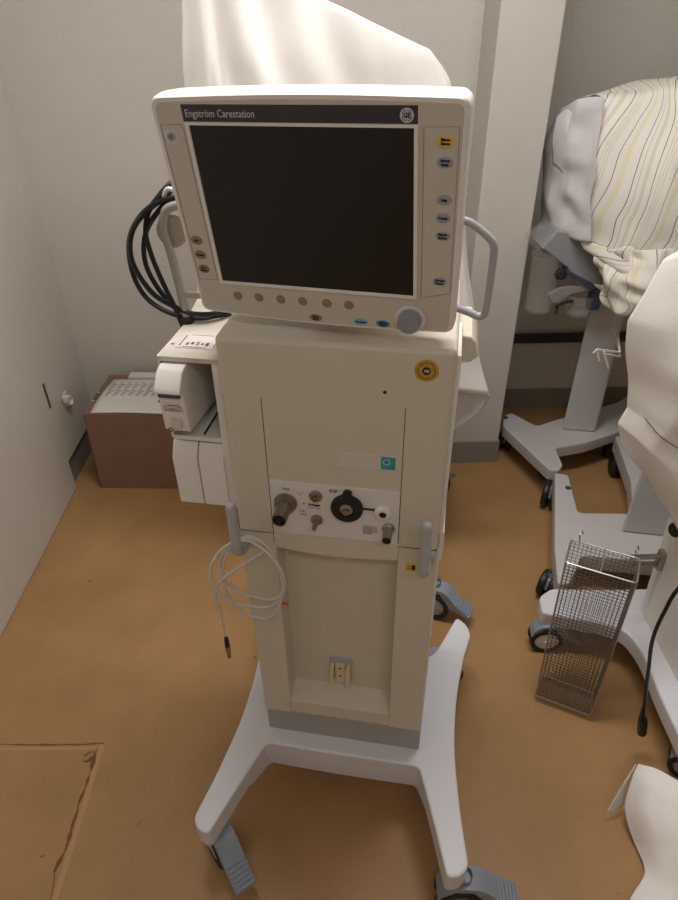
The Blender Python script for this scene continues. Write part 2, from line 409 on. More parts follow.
def make_base(poly, z0, z1, name, m, parent, bev=.009, bot=.004):
    from mathutils.geometry import tessellate_polygon
    P = arcpts(poly); area = sum(P[i-1].x*P[i].y-P[i].x*P[i-1].y for i in range(len(P)))
    if area < 0: P = P[::-1]
    Q = [P[0]]
    for p in P[1:]:
        if (p-Q[-1]).length > .0008: Q.append(p)
    P = Q; n = len(P)
    nr = []
    for i in range(n):
        a = (P[i]-P[i-1]).normalized(); b = (P[(i+1) % n]-P[i]).normalized()
        t = (a+b).normalized(); nr.append(Vector((-t.y, t.x, 0)))
    mb = MB(); rings = []
    for ins, z in ((bot, z0), (0, z0+bot), (0, z1-bev), (bev*.1, z1-bev*.6), (bev*.35, z1-bev*.25), (bev, z1)):
        rings.append([mb.bm.verts.new((p.x+k.x*ins, p.y+k.y*ins, z)) for p, k in zip(P, nr)])
    for A_, B_ in zip(rings, rings[1:]):
        for i in range(n): mb.bm.faces.new((A_[i], A_[(i+1) % n], B_[(i+1) % n], B_[i]))
    for ring, flip in ((rings[0], True), (rings[-1], False)):
        for tri in tessellate_polygon([[v.co.copy() for v in ring]]):
            try: f = mb.bm.faces.new([ring[k] for k in tri])
            except ValueError: pass
    bmesh.ops.recalc_face_normals(mb.bm, faces=mb.bm.faces[:])
    return mb.build(name, m, parent, angle=50)
cbase = make_base(base_poly(), .142, .2, 'cart_base', 'white', V, bev=.005, bot=.0005)
make_base([(-.1470, -.0362, .03), (0, -.0382, .05), (.150, -.0362, .03), (.174, -.0358, .02), (.205, -.10, .01), (.235, -.08, .02), (.235, .15, .03), (-.232, .15, .03), (-.232, -.08, .02), (-.202, -.10, .01), (-.171, -.0358, .02)], .112, .160, 'base_skirt', 'white', cbase, bev=.001)

def caster(parent, x, y, ang, ztop=.142, s=1.0, gm='castergrey', hub='grey'):
    """swivel caster with twin wheel, fender and ribbed brake pedal pointing along ang"""
    c = MB()
    d = Vector((cos(ang), sin(ang), 0)); n = Vector((-sin(ang), cos(ang), 0)); o = Vector((x, y, 0))
    def P(a, z, k=0): return o+d*(a*s)+n*(k*s)+Vector((0, 0, z*s))
    wh = .0245
    prof = [(-.052, .072), (-.046, .100), (-.026, .122), (0, .130), (.030, .128), (.050, .115), (.072, .088), (.118, .055), (.121, .044), (.112, .040), (.066, .066), (.052, .060), (.046, .074), (.02, .112), (-.015, .112), (-.042, .085), (-.046, .07)]
    c.prism([P(a, z, -wh) for a, z in prof], n*(2*wh*s), bev=.0035*s, seg=2)
    c.lathe([(.016*s, 0), (.016*s, ztop-.118*s)], P(0, .120), (0, 0, 1), 20)
    f = c.build('caster', gm, parent)
    w_ = MB()
    for k in (-1, 1):
        cc = P(.0, .055, k*.017)
        w_.lathe([(.040*s, -.0105*s), (.050*s, -.0105*s), (.0545*s, -.006*s), (.0545*s, .006*s), (.050*s, .0105*s), (.040*s, .0105*s), (.038*s, .004*s), (.038*s, -.004*s), (.040*s, -.0105*s)], cc, n, 36)
    w_.build('tyre', 'black', f)
    h = MB()
    for k in (-1, 1): h.lathe([(0, -.0095*s), (.030*s, -.0095*s), (.0385*s, -.006*s), (.0385*s, .006*s), (.030*s, .0095*s), (0, .0095*s)], P(0, .055, k*.017), n, 30)
    h.lathe([(.006*s, -.03*s), (.006*s, .03*s)], P(0, .055), n, 12)
    h.build('wheel_hub', hub, f)
    rb = MB()
    t = (Vector((.118, 0, .055))-Vector((.072, 0, .088)))
    for k in range(6):
        q = .08+.90*k/5
        a = .072+t.x*q; z = .088+t.z*q
        m_ = Matrix.Translation(P(a, z+.0005)) @ Matrix((d, n, Vector((0, 0, 1)))).transposed().to_4x4() @ Matrix.Rotation(-math.atan2(t.z, t.x), 4, 'Y')
        rb.box(-.0026*s, .0026*s, -wh*.9*s, wh*.9*s, -.001, .0030*s, bev=.0008, seg=1, mtx=m_)
    rb.build('brake_pedal_ribs', gm, f)
    return f
def ang_to(dx, dy): return math.atan2(dy, dx)
caster(V, -.250, -.194, ang_to(.080, -.080))
caster(V, .284, -.214, ang_to(.13, .016))
caster(V, .225, .335, R(195))
caster(V, -.262, .358, R(120))

# --- lower column with recess
CX0, CX1, CD = -.184, .169, .30
HB = 1.199
mb = MB()
mb.prism([(CX0+.005, 0, .277), (-.1195, 0, .277), (-.1195, 0, .8215), (CX0-.002, 0, .8215)], (0, CD, 0), bev=.0015)
mb.prism([(.1015, 0, .277), (CX1+.003, 0, .277), (CX1-.001, 0, .8215), (.1015, 0, .8215)], (0, CD, 0), bev=.0015)
mb.box(-.122, .104, .05, CD-.002, .279, .82)
mb.prism([(-.121, .002, .279), (-.121, .002, .318), (-.121, .051, .337), (-.121, .051, .279)], (.224, 0, 0))
mb.build('lower_column', 'beige', V)
B(CX0+.007, CX1+.004, .002, CD-.002, .2, .277, bev=.002).build('plinth', 'grey', V)
# drawer lip under the port panel
mb = MB(); lip = [(-.121, -.003, .8285), (.1015, -.003, .8285)]
lo_ = [(-.121+.2225*t, -.003, .791-.008*sin(pi*t)) for t in [i/10 for i in range(11)]][::-1]
mb.prism(lip+lo_, (0, .05, 0), bev=.0015).build('drawer_lip', 'beige', V)
# --- upper housing
make_base([(CX0-.003, 0, .012), (CX1, 0, .012), (CX1, CD, .012), (CX0-.003, CD, .012)], .8222, HB, 'upper_housing', 'beige', V, bev=.008, bot=.0008)
for x in (-.1220, .1005): B(x-.0006, x+.0006, -.0004, .004, .800, 1.102).build('door_seam', 'seam', V)
B(CX0+.001, -.1220, -.0004, .004, .8214, .8226).build('housing_seam', 'seam', V); B(.1005, CX1-.002, -.0004, .004, .8214, .8226).build('housing_seam', 'seam', V)
# side trim on the right and the shoulders
mb = B(CX1-.001, CX1+.006, .010, .13, .85, HB-.010, bev=.003).box(CX1-.001, CX1+.005, .010, CD-.01, .28, .82, bev=.002)
mb.prism([(CX1, .012, .79), (CX1, .012, .855), (CX1, .12, .855), (CX1, .12, .79)], (.009, 0, 0), bev=.003)
mb.build('side_panel', 'offwhite', V)
mb = MB().prism([(.160, .10, 1.128), (.192, .10, 1.134), (.203, .10, 1.145), (.198, .10, 1.168), (.190, .10, 1.178), (.160, .10, 1.180)], (0, .12, 0), bev=.004, seg=3)
mb.build('shoulder_cover', 'beige', V)
# sloped roof under the display and neck
mb = MB().prism([(-.172, .050, 1.185), (-.172, .29, 1.185), (-.172, .29, 1.220), (-.172, .16, 1.216), (-.172, .09, 1.2065), (-.172, .050, 1.1985)], (.330, 0, 0))
mb.build('top_cover', 'beige', V)
MB().prism([(-.06, .14, 1.20), (-.06, .27, 1.20), (-.06, .25, 1.40), (-.06, .165, 1.46), (-.06, .10, 1.42), (-.06, .10, 1.33)], (.10, 0, 0), bev=.008, seg=3).build('display_neck', 'bezel', V)

# --- grey J-shaped handles
for hx in (-.177, .1475):
    y0 = -.045
    pts = spline([(hx, y0, .913), (hx, y0, .875), (hx, y0, .83), (hx, y0+.001, .815), (hx+.002, y0+.012, .803), (hx+.004, -.012, .800), (hx+.004, .004, .800)], 28)
    MB().tube(pts, [.0090]*len(pts), 16).lathe([(.0090, 0), (.0085, .004), (.006, .0072), (0, .0085)], (hx, y0, .913), (0, 0, 1), 16).build('handle', 'lightgrey', V)
    MB().box(hx-.008, hx+.018, -.006, .002, .792, .814, bev=.003).build('handle_mount', 'lightgrey', V)

# --- port panel
pp = B(-.1205, .0995, -.0030, .002, .8292, .9435, bev=.0008).build('port_panel', 'panel', V)
YP_ = -.003
def port(name, m, prof, x, z, tilt=(0, -1, 0), n=28, parent=pp):
    return MB().lathe(prof, (x, YP_, z), tilt, n).build(name, m, parent)
port('inspiration_port', 'darksteel', [(.020, 0), (.020, .003), (.0175, .004), (.0175, .012), (.0135, .013), (.0125, .048), (.0112, .048), (.0108, .03), (0, .03)], -.094, .899)
port('expiration_valve', 'black', [(.0275, 0), (.0275, .006), (.0255, .009), (.013, .0095), (.0125, .004), (0, .004)], .012, .902)
MB().lathe([(.008, 0), (.008, .008), (0, .009)], (.013, YP_, .9325), (0, -1, 0), 20).build('valve_latch', 'black', pp)
port('valve_nipple', 'steel', [(.012, .003), (.011, .010), (.006, .012), (.0055, .018), (0, .018)], .012, .904)
B(.038, .059, -.0065, -.003, .9025, .9045, bev=.0006).build('valve_pointer', 'black', pp)
port('nebulizer_port', 'steel', [(.0115, 0), (.0115, .003), (.0085, .004), (.0085, .007), (.0065, .007), (.0065, .003), (.003, .003), (.003, .008), (0, .008)], -.041, .920)
port('pressure_port', 'darksteel', [(.0105, 0), (.010, .004), (.006, .006), (.0045, .010), (.0035, .026), (.0022, .026), (0, .022)], -.041, .868)
port('water_trap_port', 'offwhite', [(.0145, 0), (.0145, .005), (.012, .008), (.0065, .009), (.006, .004), (0, .004)], .073, .900)
port('water_trap_hole', 'black', [(.0058, .0092), (0, .0094)], .073, .900)
port('exhaust_port', 'steel', [(.011, 0), (.011, .004), (.0085, .006), (.0080, .032), (.0070, .032), (.0068, .012), (0, .012)], .083, .865)
port('inspiration_bore', 'black', [(.0110, .0380), (0, .0381)], -.094, .899)
port('exhaust_bore', 'black', [(.0067, .0252), (0, .0253)], .083, .865)
B(.040, .056, -.0075, -.003, .849, .866, bev=.002).build('release_button', 'grey', pp)
for t_, nm in ((text_mb('Insp', .0085, -.092, YP_-.0003, .9290), 'port_name_text'), (text_mb('EXP', .0085, -.011, YP_-.0003, .9335, bold=.0003), 'port_name_text'), (text_mb('Pneb', .0048, -.066, YP_-.0003, .884), 'port_name_text'), (text_mb('Paux', .0048, -.064, YP_-.0003, .877), 'port_name_text'), (text_mb('Do not occlude', .0036, -.045, YP_-.0003, .8935), 'small_text'), (text_mb('Swinger', .0065, -.044, YP_-.0003, .9000, bold=.0003), 'maker_text')):
    t_.build(nm, 'ink' if 'EXP' in nm or nm == 'maker_text' else 'greyink', pp, smooth=False)
MB().prism([(-.0635, YP_-.0004, .8985), (-.0635, YP_-.0004, .9025), (-.0600, YP_-.0004, .9005)], (0, .0004, 0)).build('arrow_mark', 'ink', pp, smooth=False)
MB().tube([(-.074, YP_-.0003, .925), (-.068, YP_-.0003, .919), (-.062, YP_-.0003, .925)], .0004, 4).build('chevron_mark', 'greyink', pp, smooth=False)
for k in range(3): B(.059, .064, YP_-.0004, YP_, .852+.005*k, .8535+.005*k).build('pictogram_line', 'greyink', pp, smooth=False)

# --- stickers, hole, labels
st = MB().lathe([(.0175, 0), (.0175, .0006), (0, .0008)], (.1275, .0, 1.167), (0, -1, 0), 40).build('inspection_sticker', 'gold', V)
sk = MB().lathe([(.0062, .0009), (0, .0011)], (.1275, 0, 1.167), (0, -1, 0), 24); sk.build('sticker_emblem', 'ink', st)
mb = text_mb('GE', .0062, .1275, -.0014, 1.167, bold=.0002); mb.build('sticker_text', 'silverink', st, smooth=False)
mb = MB()
for k in range(22):
    a = 2*pi*k/22
    mb.box(-.0009, .0009, -.0011, -.0007, -.0012, .0012, mtx=Matrix.Translation((.1275+.0125*cos(a), 0, 1.167+.0125*sin(a))) @ Matrix.Rotation(-a, 4, 'Y'))
mb.build('sticker_marks', 'seam', st)
MB().lathe([(.0028, 0), (.0028, .0006), (0, .0006)], (.0690, .0, 1.127), (0, -1, 0), 20).build('screw_hole', 'black', V)
lb = B(-.003, .091, -.0007, .001, .985, 1.0125, bev=.0003).build('label', 'clear_label', V)
B(.030, .0312, -.0010, 0, .987, 1.0105).build('label_line', 'paper', lb)
B(-.001, .064, -.0010, 0, .987, .988).build('label_line', 'paper', lb)
B(.0665, .0895, -.0012, 0, .9865, 1.0105, bev=.0004).build('teal_square', 'teal', lb)
MB().lathe([(.006, .0012), (.0045, .0016), (.0045, .0012)], (.0755, 0, 1.001), (0, -1, 0), 20).build('teal_square_mark', 'silverink', lb)
ys = B(.1160, .1345, -.0007, .001, .7665, .785, bev=.0002).build('warning_sticker', 'yellow', V)
mb = MB().tube([(.1185, -.001, .779), (.124, -.001, .779), (.1215, -.001, .776)], .0005, 4).tube([(.1185, -.001, .773), (.125, -.001, .773)], .0005, 4).box(.1270, .1325, -.0010, -.0006, .770, .782)
mb.build('warning_marks', 'ink', ys, smooth=False)

# --- bracket clip in the recess
cp = B(-.037, .012, .046, .052, .354, .432, bev=.001).build('accessory_clip', 'lightgrey', V)
mb = B(-.0340, -.0260, .030, .047, .356, .414, bev=.002).box(.0000, .0100, .030, .047, .352, .412, bev=.002).box(-.0240, -.0020, .041, .047, .358, .416, bev=.001)
mb.build('clip_jaw', 'ivory', cp)
for z in (.404, .378): MB().lathe([(.0028, 0), (0, .0008)], (-.013, .041, z), (0, -1, 0), 12).build('clip_screw', 'dark', cp)

# --- module bay on the left side
bx0, bx1, by0, by1, bz0, bz1 = -.292, -.182, .02, .19, .856, 1.152
T = .005
bay = MB().box(bx0, bx0+T, by0, by1, .998, bz1-.001, bev=.0015)
bay.box(bx1-.022, bx1-.002, by0, by1, bz0, bz1-.001, bev=.0015)
bay.box(bx0, bx1+.004, by1-.006, by1, bz0, bz1-.001)
bay.box(bx0+.002, bx1-.012, by0+.002, by1, .994, 1.002)
bay.box(bx0-.010, bx1-.012, by0+.03, by1, bz0+.004, bz0+.012)
bay.box(bx0-.010, bx0-.005, by0+.03, by1, bz0+.004, .998)
bay = bay.build('module_bay', 'offwhite', V)
mb = MB().prism([(bx0, by0-.001, bz1-.009), (bx0, by0-.001, bz1-.001), (bx0, .14, bz1+.001), (bx0, by1+.04, bz1+.022), (bx0, by1+.04, bz1-.010)], (bx1-bx0+.004, 0, 0), bev=.003, seg=3)
mb.build('bay_roof', 'bezel', bay)
zr = bz1+.0002
lbp = B(-.272, -.208, .050, .100, zr-.001, zr+.0006, bev=.0002).build('roof_label', 'clear_label', bay)
for (a0, a1, y0, y1) in ((-.269, -.267, .056, .094), (-.261, -.222, .052, .0535), (-.212, -.2105, .056, .094), (-.261, -.222, .096, .0975)): B(a0, a1, y0, y1, zr, zr+.0009).build('label_outline', 'greyink', lbp)
for k, c_ in enumerate((-.259, -.251, -.242, -.234, -.226)): B(c_, c_+.0045, .060+.003*(k % 2), .068+.002*(k % 3), zr, zr+.0012).build('label_pictogram', ('greyink', 'bluegrey', 'keytan')[k % 3], lbp)
MB().lathe([(.004, 0), (0, .0006)], (-.281, .062, zr+.0003), (0, 0, 1), 3).build('roof_warning_mark', 'seam', bay)

# the monitoring module standing proud of its slot
mx0, mx1 = -.2860, -.2435
prof = [(.010, 1.140), (-.002, 1.136), (-.020, 1.116), (-.022, 1.108), (-.012, 1.099), (-.008, 1.034), (-.002, 1.028), (.15, 1.016), (.15, 1.140)]
mo = MB().prism([(mx0, y, z) for y, z in prof], (mx1-mx0, 0, 0), bev=.0028, seg=3).build('gas_module', 'offwhite', bay)
B(mx0+.003, mx1-.003, -.019, -.008, 1.098, 1.105, bev=.0022).build('release_latch', 'bluegrey', mo)
tl = math.atan2(.004, .065)
mm = Matrix.Translation(((mx0+mx1)/2, -.0100, 1.064)) @ Matrix.Rotation(-tl, 4, 'X')
MB().box(-.017, .017, -.0018, .001, .005, .028, bev=.0015, mtx=mm).build('module_cover_plate', 'bezel', mo)
MB().box(-.006, .011, -.0016, .001, -.024, -.006, bev=.001, mtx=mm).build('module_window', 'bezel', mo)
P4 = [Vector((-.013, -.0022, .008)), Vector((.012, -.0022, .008)), Vector((.012, -.0022, .022)), Vector((-.013, -.0022, .022))]
MB().tube([mm @ p for p in P4], .0005, 4, closed=True).build('plate_outline', 'seam', mo)
MB().tube([mm @ Vector((-.009, -.0022, .017)), mm @ Vector((.008, -.0022, .018)), mm @ Vector((.010, -.0022, .014))], .0007, 4).build('plate_mark', 'ink', mo)
MB().tube([mm @ Vector((-.006, -.0022, .011)), mm @ Vector((.007, -.0022, .011))], .0005, 4).build('plate_line', 'seam', mo)
MB().lathe([(.0042, 0), (.0034, .0007), (.0026, .0007), (.0026, 0)], mm @ Vector((-.010, .000, -.029)), (0, -1, 0), 14).build('gas_inlet_symbol', 'seam', mo)
B(-.264, -.246, -.0080, -.0050, 1.0355, 1.0368).build('printed_line', 'seam', mo)
MB().lathe([(.0028, 0), (.0022, .004), (0, .004)], (mx0, -.004, 1.083), (-1, 0, 0), 14).build('side_button', 'black', mo)
# two blank modules below
for k, xa in enumerate((-.2960, -.2490)):
    xb = xa+.0455
    pr = [(.018, .859), (.014, .863), (.014, .960), (.030, .986), (.15, .986), (.15, .859)]
    MB().prism([(xa, y, z) for y, z in pr], (xb-xa, 0, 0), bev=.0025, seg=2).build('blank_module', 'offwhite', bay)
# plate inside the empty slot
B(-.236, -.199, .10, .16, 1.002, 1.006, bev=.001).build('slot_floor_plate', 'grey', bay)
B(-.238, -.2355, .03, .15, 1.002, 1.0045).build('slot_guide', 'dark', bay)

# --- circuit support arm
mb = MB()
armp = spline([(-.287, .145, 1.148), (-.290, .145, 1.20), (-.297, .145, 1.27), (-.302, .145, 1.303), (-.299, .146, 1.328), (-.283, .150, 1.343), (-.22, .165, 1.348)], 40)
arm = mb.tube(armp, .0072, 14).build('support_arm', 'armgrey', V)
MB().lathe([(.012, -.012), (.012, .012), (.009, .016)], (-.287, .145, 1.148), (0, 0, 1), 20).build('arm_socket', 'dark', arm)
MB().lathe([(0, -.008), (.022, -.008), (.025, -.005), (.025, .005), (.022, .008), (0, .008)], (-.294, .158, 1.302), (0, -1, 0), 32).build('arm_joint', 'taupe', arm)
B(-.288, -.235, .143, .153, 1.196, 1.207, bev=.002).build('arm_bracket', 'taupe', arm)
hk = spline([(-.285, .160, 1.342), (-.300, .160, 1.352), (-.292, .160, 1.366), (-.278, .160, 1.360), (-.274, .160, 1.345)], 20)
MB().tube(hk, .0035, 10).build('arm_hook', 'white', arm)

# --- display head (its own tilted frame: x right, y back, z up, origin at screen centre)
X2 = Vector((.952, -.306, .019)).normalized(); Z2 = Vector((-.065, -.141, .988)); Z2 = (Z2-X2*X2.dot(Z2)).normalized(); Y2 = Z2.cross(X2)
DW = Matrix((X2, Y2, Z2)).transposed().to_4x4(); DW.translation = Vector((-.028, .838, 1.381))
VW = Matrix.Translation(O) @ Matrix.Rotation(MU, 4, 'Z')
DL = VW.inverted() @ DW
def outline(x0l, x1l, z0, z1, bow_t, bow_b, r, n=14, xt=None):
    """rounded quad with bowed top and bottom: x0l=(bottom,top) left, x1l=(bottom,top) right"""
    P = []
    c = [(x0l[0], z0, r), ]
    for k in range(1, 8): t = k/8; c.append((x0l[0]+(x1l[0]-x0l[0])*t, z0-bow_b*sin(pi*t), 0))
    c += [(x1l[0], z0, r), (x1l[1], z1, r)]
    for k in range(1, 8): t = k/8; c.append((x1l[1]+(x0l[1]-x1l[1])*t, z1+bow_t*sin(pi*t), 0))
    c.append((x0l[1], z1, r))
    return [Vector((p.x, 0, p.y)) for p in arcpts(c, 6)]
sh = outline((-.1835, -.1865), (.1915, .1985), -.1575, .1340, .004, .006, .013)
disp = MB(); rings = []
for k, y, ox in ((.985, -.0015, 0), (.994, .0005, 0), (1.0, .006, 0), (1.0, .020, 0), (.992, .030, .0), (.965, .052, 0), (.93, .060, 0), (.80, .066, 0), (.70, .092, 0), (.66, .096, 0)):
    rings.append([disp.bm.verts.new((p.x*k+ox, y, p.z*k)) for p in sh])
for A_, B_ in zip(rings, rings[1:]):
    for i in range(len(sh)): disp.bm.faces.new((A_[i], A_[(i+1) % len(sh)], B_[(i+1) % len(sh)], B_[i]))
disp.bm.faces.new(rings[0]); disp.bm.faces.new(rings[-1][::-1]); bmesh.ops.recalc_face_normals(disp.bm, faces=disp.bm.faces[:])
disp = disp.build('display_housing', 'offwhite', V, angle=28, mtx=DL)
fc = outline((-.1785, -.1795), (.1855, .1910), -.1530, .1275, .004, .006, .009)
MB().prism([p+Vector((0, -.0020, 0)) for p in fc], (0, .004, 0), bev=.0005).build('front_bezel', 'bezel', disp)
B(-.1445, .1413, -.0022, 0, .1068, .1260, bev=.0004).build('brand_strip', 'strip', disp)
text_mb('Engstr\u00f6m Carestation', .0122, -.1405, -.0026, .1158, align='LEFT', bold=0, sx=.83).build('brand_text', 'silverink', disp, smooth=False)
em = MB().lathe([(.0078, 0), (.0078, .0005), (0, .0005)], (.1290, -.0020, .1158), (0, -1, 0), 36).build('brand_emblem', 'silverink', disp)
text_mb('GE', .0074, .1290, -.0028, .1157, bold=.0003, sx=.85).build('emblem_text', 'strip', em, smooth=False)
for k in range(4):
    a = pi/4+k*pi/2
    MB().tube([(.1290+(.0062-.0012*abs(b_)*2)*cos(a+b_), -.0026, .1158+(.0062-.0012*abs(b_)*2)*sin(a+b_)) for b_ in (-.62, -.3, 0, .3, .62)], .00045, 4).build('emblem_swirl', 'strip', em)
# raised inner frame and screen
mb = MB()
mb.box(-.1430, .1420, -.0045, -.001, .1032, .1062, bev=.0008).box(-.1430, .1420, -.0045, -.001, -.1080, -.1032, bev=.0008).box(-.1430, -.1378, -.0045, -.001, -.1060, .1050, bev=.0008).box(.1372, .1420, -.0045, -.001, -.1060, .1050, bev=.0008)
mb.build('screen_frame', 'offwhite', disp)
B(-.1380, .1375, -.0026, .001, -.1034, .1034).build('screen', 'screen', disp)
# outlined membrane fields
def field(pts, name):
    P = [Vector((x, -.0021, z)) for x, z in pts]
    MB().tube(P, .00035, 4, closed=True).build(name, 'greyink', disp)
field([(-.1775, .103), (-.1490, .1035), (-.1470, .095), (-.1460, -.103), (-.1748, -.104)], 'key_field_outline')
field([(.1480, .1045), (.1870, .105), (.1850, -.0965), (.1700, -.1000), (.1475, -.1057)], 'key_field_outline')
def key(x, z, m, ax=.0085, az=.0058, lines=(), ts=.0042, ink='ink'):
    k = MB().ell((x, 0, z), ax, az, -.0012, .0016).build('key', m, disp)
    MB().ell((x, 0, z), ax+.0011, az+.0011, -.001, .0010).build('key_rim', 'keyrim' if m != 'keytan' else 'bezel', disp)
    n = len(lines)
    if n:
        mb = None
        for i, t in enumerate(lines):
            tb = text_mb(t, ts, x, -.0031, z+(n-1)*ts*.5-i*ts, bold=.00022, sx=.9)
            if mb is None: mb = tb
            else:
                me = bpy.data.meshes.new('x'); tb.bm.to_mesh(me); mb.bm.from_mesh(me)
        mb.build('key_text', ink, disp, smooth=False)
key(.1721, .0895, 'keyyellow', .0108, .0072, ('Silence', 'Alarms'))
key(.1724, .0672, 'keygrey', .0095, .0062, ('Alarms', 'Setup'))
key(.1729, .0247, 'keygrey', .0092, .0058, ('Help',))
key(.1725, .0031, 'keygrey', .0088, .0058, ('Trends',))
key(.1727, -.0193, 'keygrey', .0092, .0056, ('Manual', 'Entries'))
key(.1710, -.0805, 'keygrey', .0088, .0056, ('Normal', 'Screen'))
for (x, z), t in zip(((-.1652, -.0449), (-.1643, -.0661), (-.1640, -.0874)), (('Vent',), ('Modules',), ('Data', 'Source'))): key(x, z, 'keytan', .0088, .0064, t, ts=.0038)
for x in (-.1194, -.0867, -.0533, -.0202, .0153, .0472): key(x, -.1262, 'keytan', .0068, .0066)
key(-.0034, -.1508, 'keytan', .0095, .0054, ('Patient', 'Setup'), ts=.0036)
key(.0631, -.1508, 'keyblue', .0100, .0050, ('Procedures',), ts=.0036)
key(.0947, -.1508, 'keyteal', .0098, .0052, ('Normal', 'Screen'), ts=.0036)
pw = MB().ell((-.1660, 0, .0895), .0098, .0088, -.001, .0012).build('power_key_ring', 'keyrim', disp)
MB().ell((-.1660, 0, .0895), .0056, .0052, -.0018, .0018).build('power_key', 'grey', disp)
MB().tube([(-.1660+.0022*cos(a), -.0038, .0895+.0022*sin(a)) for a in [pi/2+.6+i*(2*pi-1.2)/12 for i in range(13)]], .0004, 4).tube([(-.166, -.0038, .0900), (-.166, -.0038, .0925)], .0004, 4).build('power_symbol', 'ink', disp)
for z in (.0923, .0839): MB().ell((.1535, 0, z), .0018, .0018, -.001, .0009).build('indicator_light', 'keyrim', disp)
MB().tube([(-.1725, -.0018, -.1195), (-.170, -.0018, -.1202), (-.168, -.0018, -.1203)], .0004, 4).build('bezel_mark', 'ink', disp)
MB().lathe([(.0205, 0), (.0205, .0016), (.0190, .0020), (.0188, .0008), (0, .0008)], (.1327, -.0014, -.1400), (0, -1, 0), 40).build('knob_well', 'offwhite', disp)
MB().lathe([(.0158, 0), (.0155, .012), (.0140, .0150), (.0120, .0158), (.0112, .0150), (0, .0146)], (.1327, -.0018, -.1400), (0, -1, 0), 40).build('selector_knob', 'knob', disp)
hp = spline([(.186, .030, -.0125), (.1985, .030, -.0140), (.2120, .030, -.022), (.2265, .030, -.034), (.2325, .030, -.044), (.2330, .030, -.060), (.2315, .030, -.100), (.2295, .030, -.132), (.2275, .030, -.142), (.2210, .030, -.1455), (.205, .030, -.140), (.186, .030, -.134)], 60)
MB().tube(hp, .0052, 12).build('grab_handle', 'lightgrey', disp)

# ================================================================== coiled sensor cable on left handle
sc_ = empty('sensor_cable', VW @ Vector((-.178, -.045, .79)), MU)
tag(sc_, 'coiled thin grey-white sensor cable hanging on the left grey handle', 'sensor cable')
off = Vector((-.178, -.045, .79))
def L(p): return Vector(p)-off
pts = []
cxk, czk = -.158, .735
N = 150
for i in range(N+1):
    t = i/N; a = pi/2+.25-t*2*pi*3.15
    k = i/N
    rx = .060+.006*sin(k*9)+.003*cos(k*23); rz = .080-.012*sin(k*7+1)
    zc = .828-rz
    x = -.157+.006*sin(k*5)+rx*cos(a); z = zc+rz*sin(a); y = -.030-.014*sin(k*17)-.006*k-.012*abs(cos(a))
    pts.append(L((x, y, z)))
last = pts[-1]+off
tail = spline([last, (-.218, -.056, .735), (-.2215, -.056, .66), (-.221, -.056, .61), (-.220, -.056, .587)], 26)[1:]
pts += [L(p) for p in tail]
MB().tube(pts, .0027, 8).build('cable', 'sensor', sc_)
MB().tube([L(p) for p in spline([(-.100, -.048, .72), (-.108, -.050, .695), (-.119, -.050, .66), (-.123, -.050, .637)], 14)], [.0028]*10+[.0036]*4, 8).build('cable_end', 'sensor', sc_)
MB().lathe([(.0026, .03), (.0042, .024), (.0050, .004), (.0050, 0)], L((-.220, -.056, .560)), (0, 0, 1), 16).build('connector_boot', 'black', sc_)
MB().lathe([(0, -.034), (.0040, -.034), (.0045, -.016), (.0056, -.014), (.0056, -.003), (.0050, 0)], L((-.220, -.056, .560)), (0, 0, 1), 20).build('connector_plug', 'steel', sc_)
B(*(lambda p: (p.x-.008, p.x+.008, p.y-.001, p.y+.001, p.z-.004, p.z+.004))(L((-.098, -.052, .700))), bev=.0005).build('orange_tag', 'orange', sc_)

# ================================================================== black power cable loops on the arm hook
pc = empty('power_cable', VW @ Vector((-.305, .165, 1.365)), MU)
tag(pc, 'thick black cable hung in loops on the support arm hook left of the screen', 'power cable')
off = Vector((-.305, .165, 1.365))
loops = []
def ring(pts, n): return [L(p) for p in spline(pts, n)]
A_ = [(-.262, .150, 1.345), (-.300, .140, 1.352), (-.340, .130, 1.335), (-.372, .128, 1.285), (-.380, .128, 1.230), (-.365, .128, 1.185), (-.335, .128, 1.160), (-.300, .132, 1.150), (-.262, .142, 1.148),
      (-.225, .175, 1.16), (-.235, .19, 1.25), (-.285, .185, 1.36), (-.325, .140, 1.345), (-.360, .122, 1.300), (-.372, .120, 1.250), (-.352, .120, 1.200), (-.325, .122, 1.175), (-.290, .126, 1.160), (-.245, .140, 1.162),
      (-.215, .18, 1.18), (-.235, .20, 1.28), (-.292, .18, 1.372), (-.330, .136, 1.345), (-.3475, .134, 1.305), (-.345, .130, 1.26), (-.335, .128, 1.215), (-.322, .124, 1.175), (-.315, .124, 1.142), (-.312, .126, 1.128)]
SH = Vector((.019, .018, .006))
A_ = [Vector(p)+SH+Vector((0, 0, -.004 if p[2] > 1.3 else .003)) for p in A_]
A_ = [Vector((p.x-.010*max(0, min(1, (-.29-p.x)/.05)), p.y, p.z)) for p in A_]
MB().tube(ring(A_, 220), .0042, 10).build('cable', 'cable', pc)
A2 = [(-.255, .160, 1.338), (-.292, .150, 1.345), (-.325, .138, 1.332), (-.358, .134, 1.290), (-.366, .134, 1.240), (-.345, .134, 1.190), (-.312, .134, 1.162), (-.275, .140, 1.156), (-.235, .150, 1.158)]
A2 = [Vector(p)+SH for p in A2]
MB().tube(ring(A2, 80), .0042, 10).build('cable', 'cable', pc)

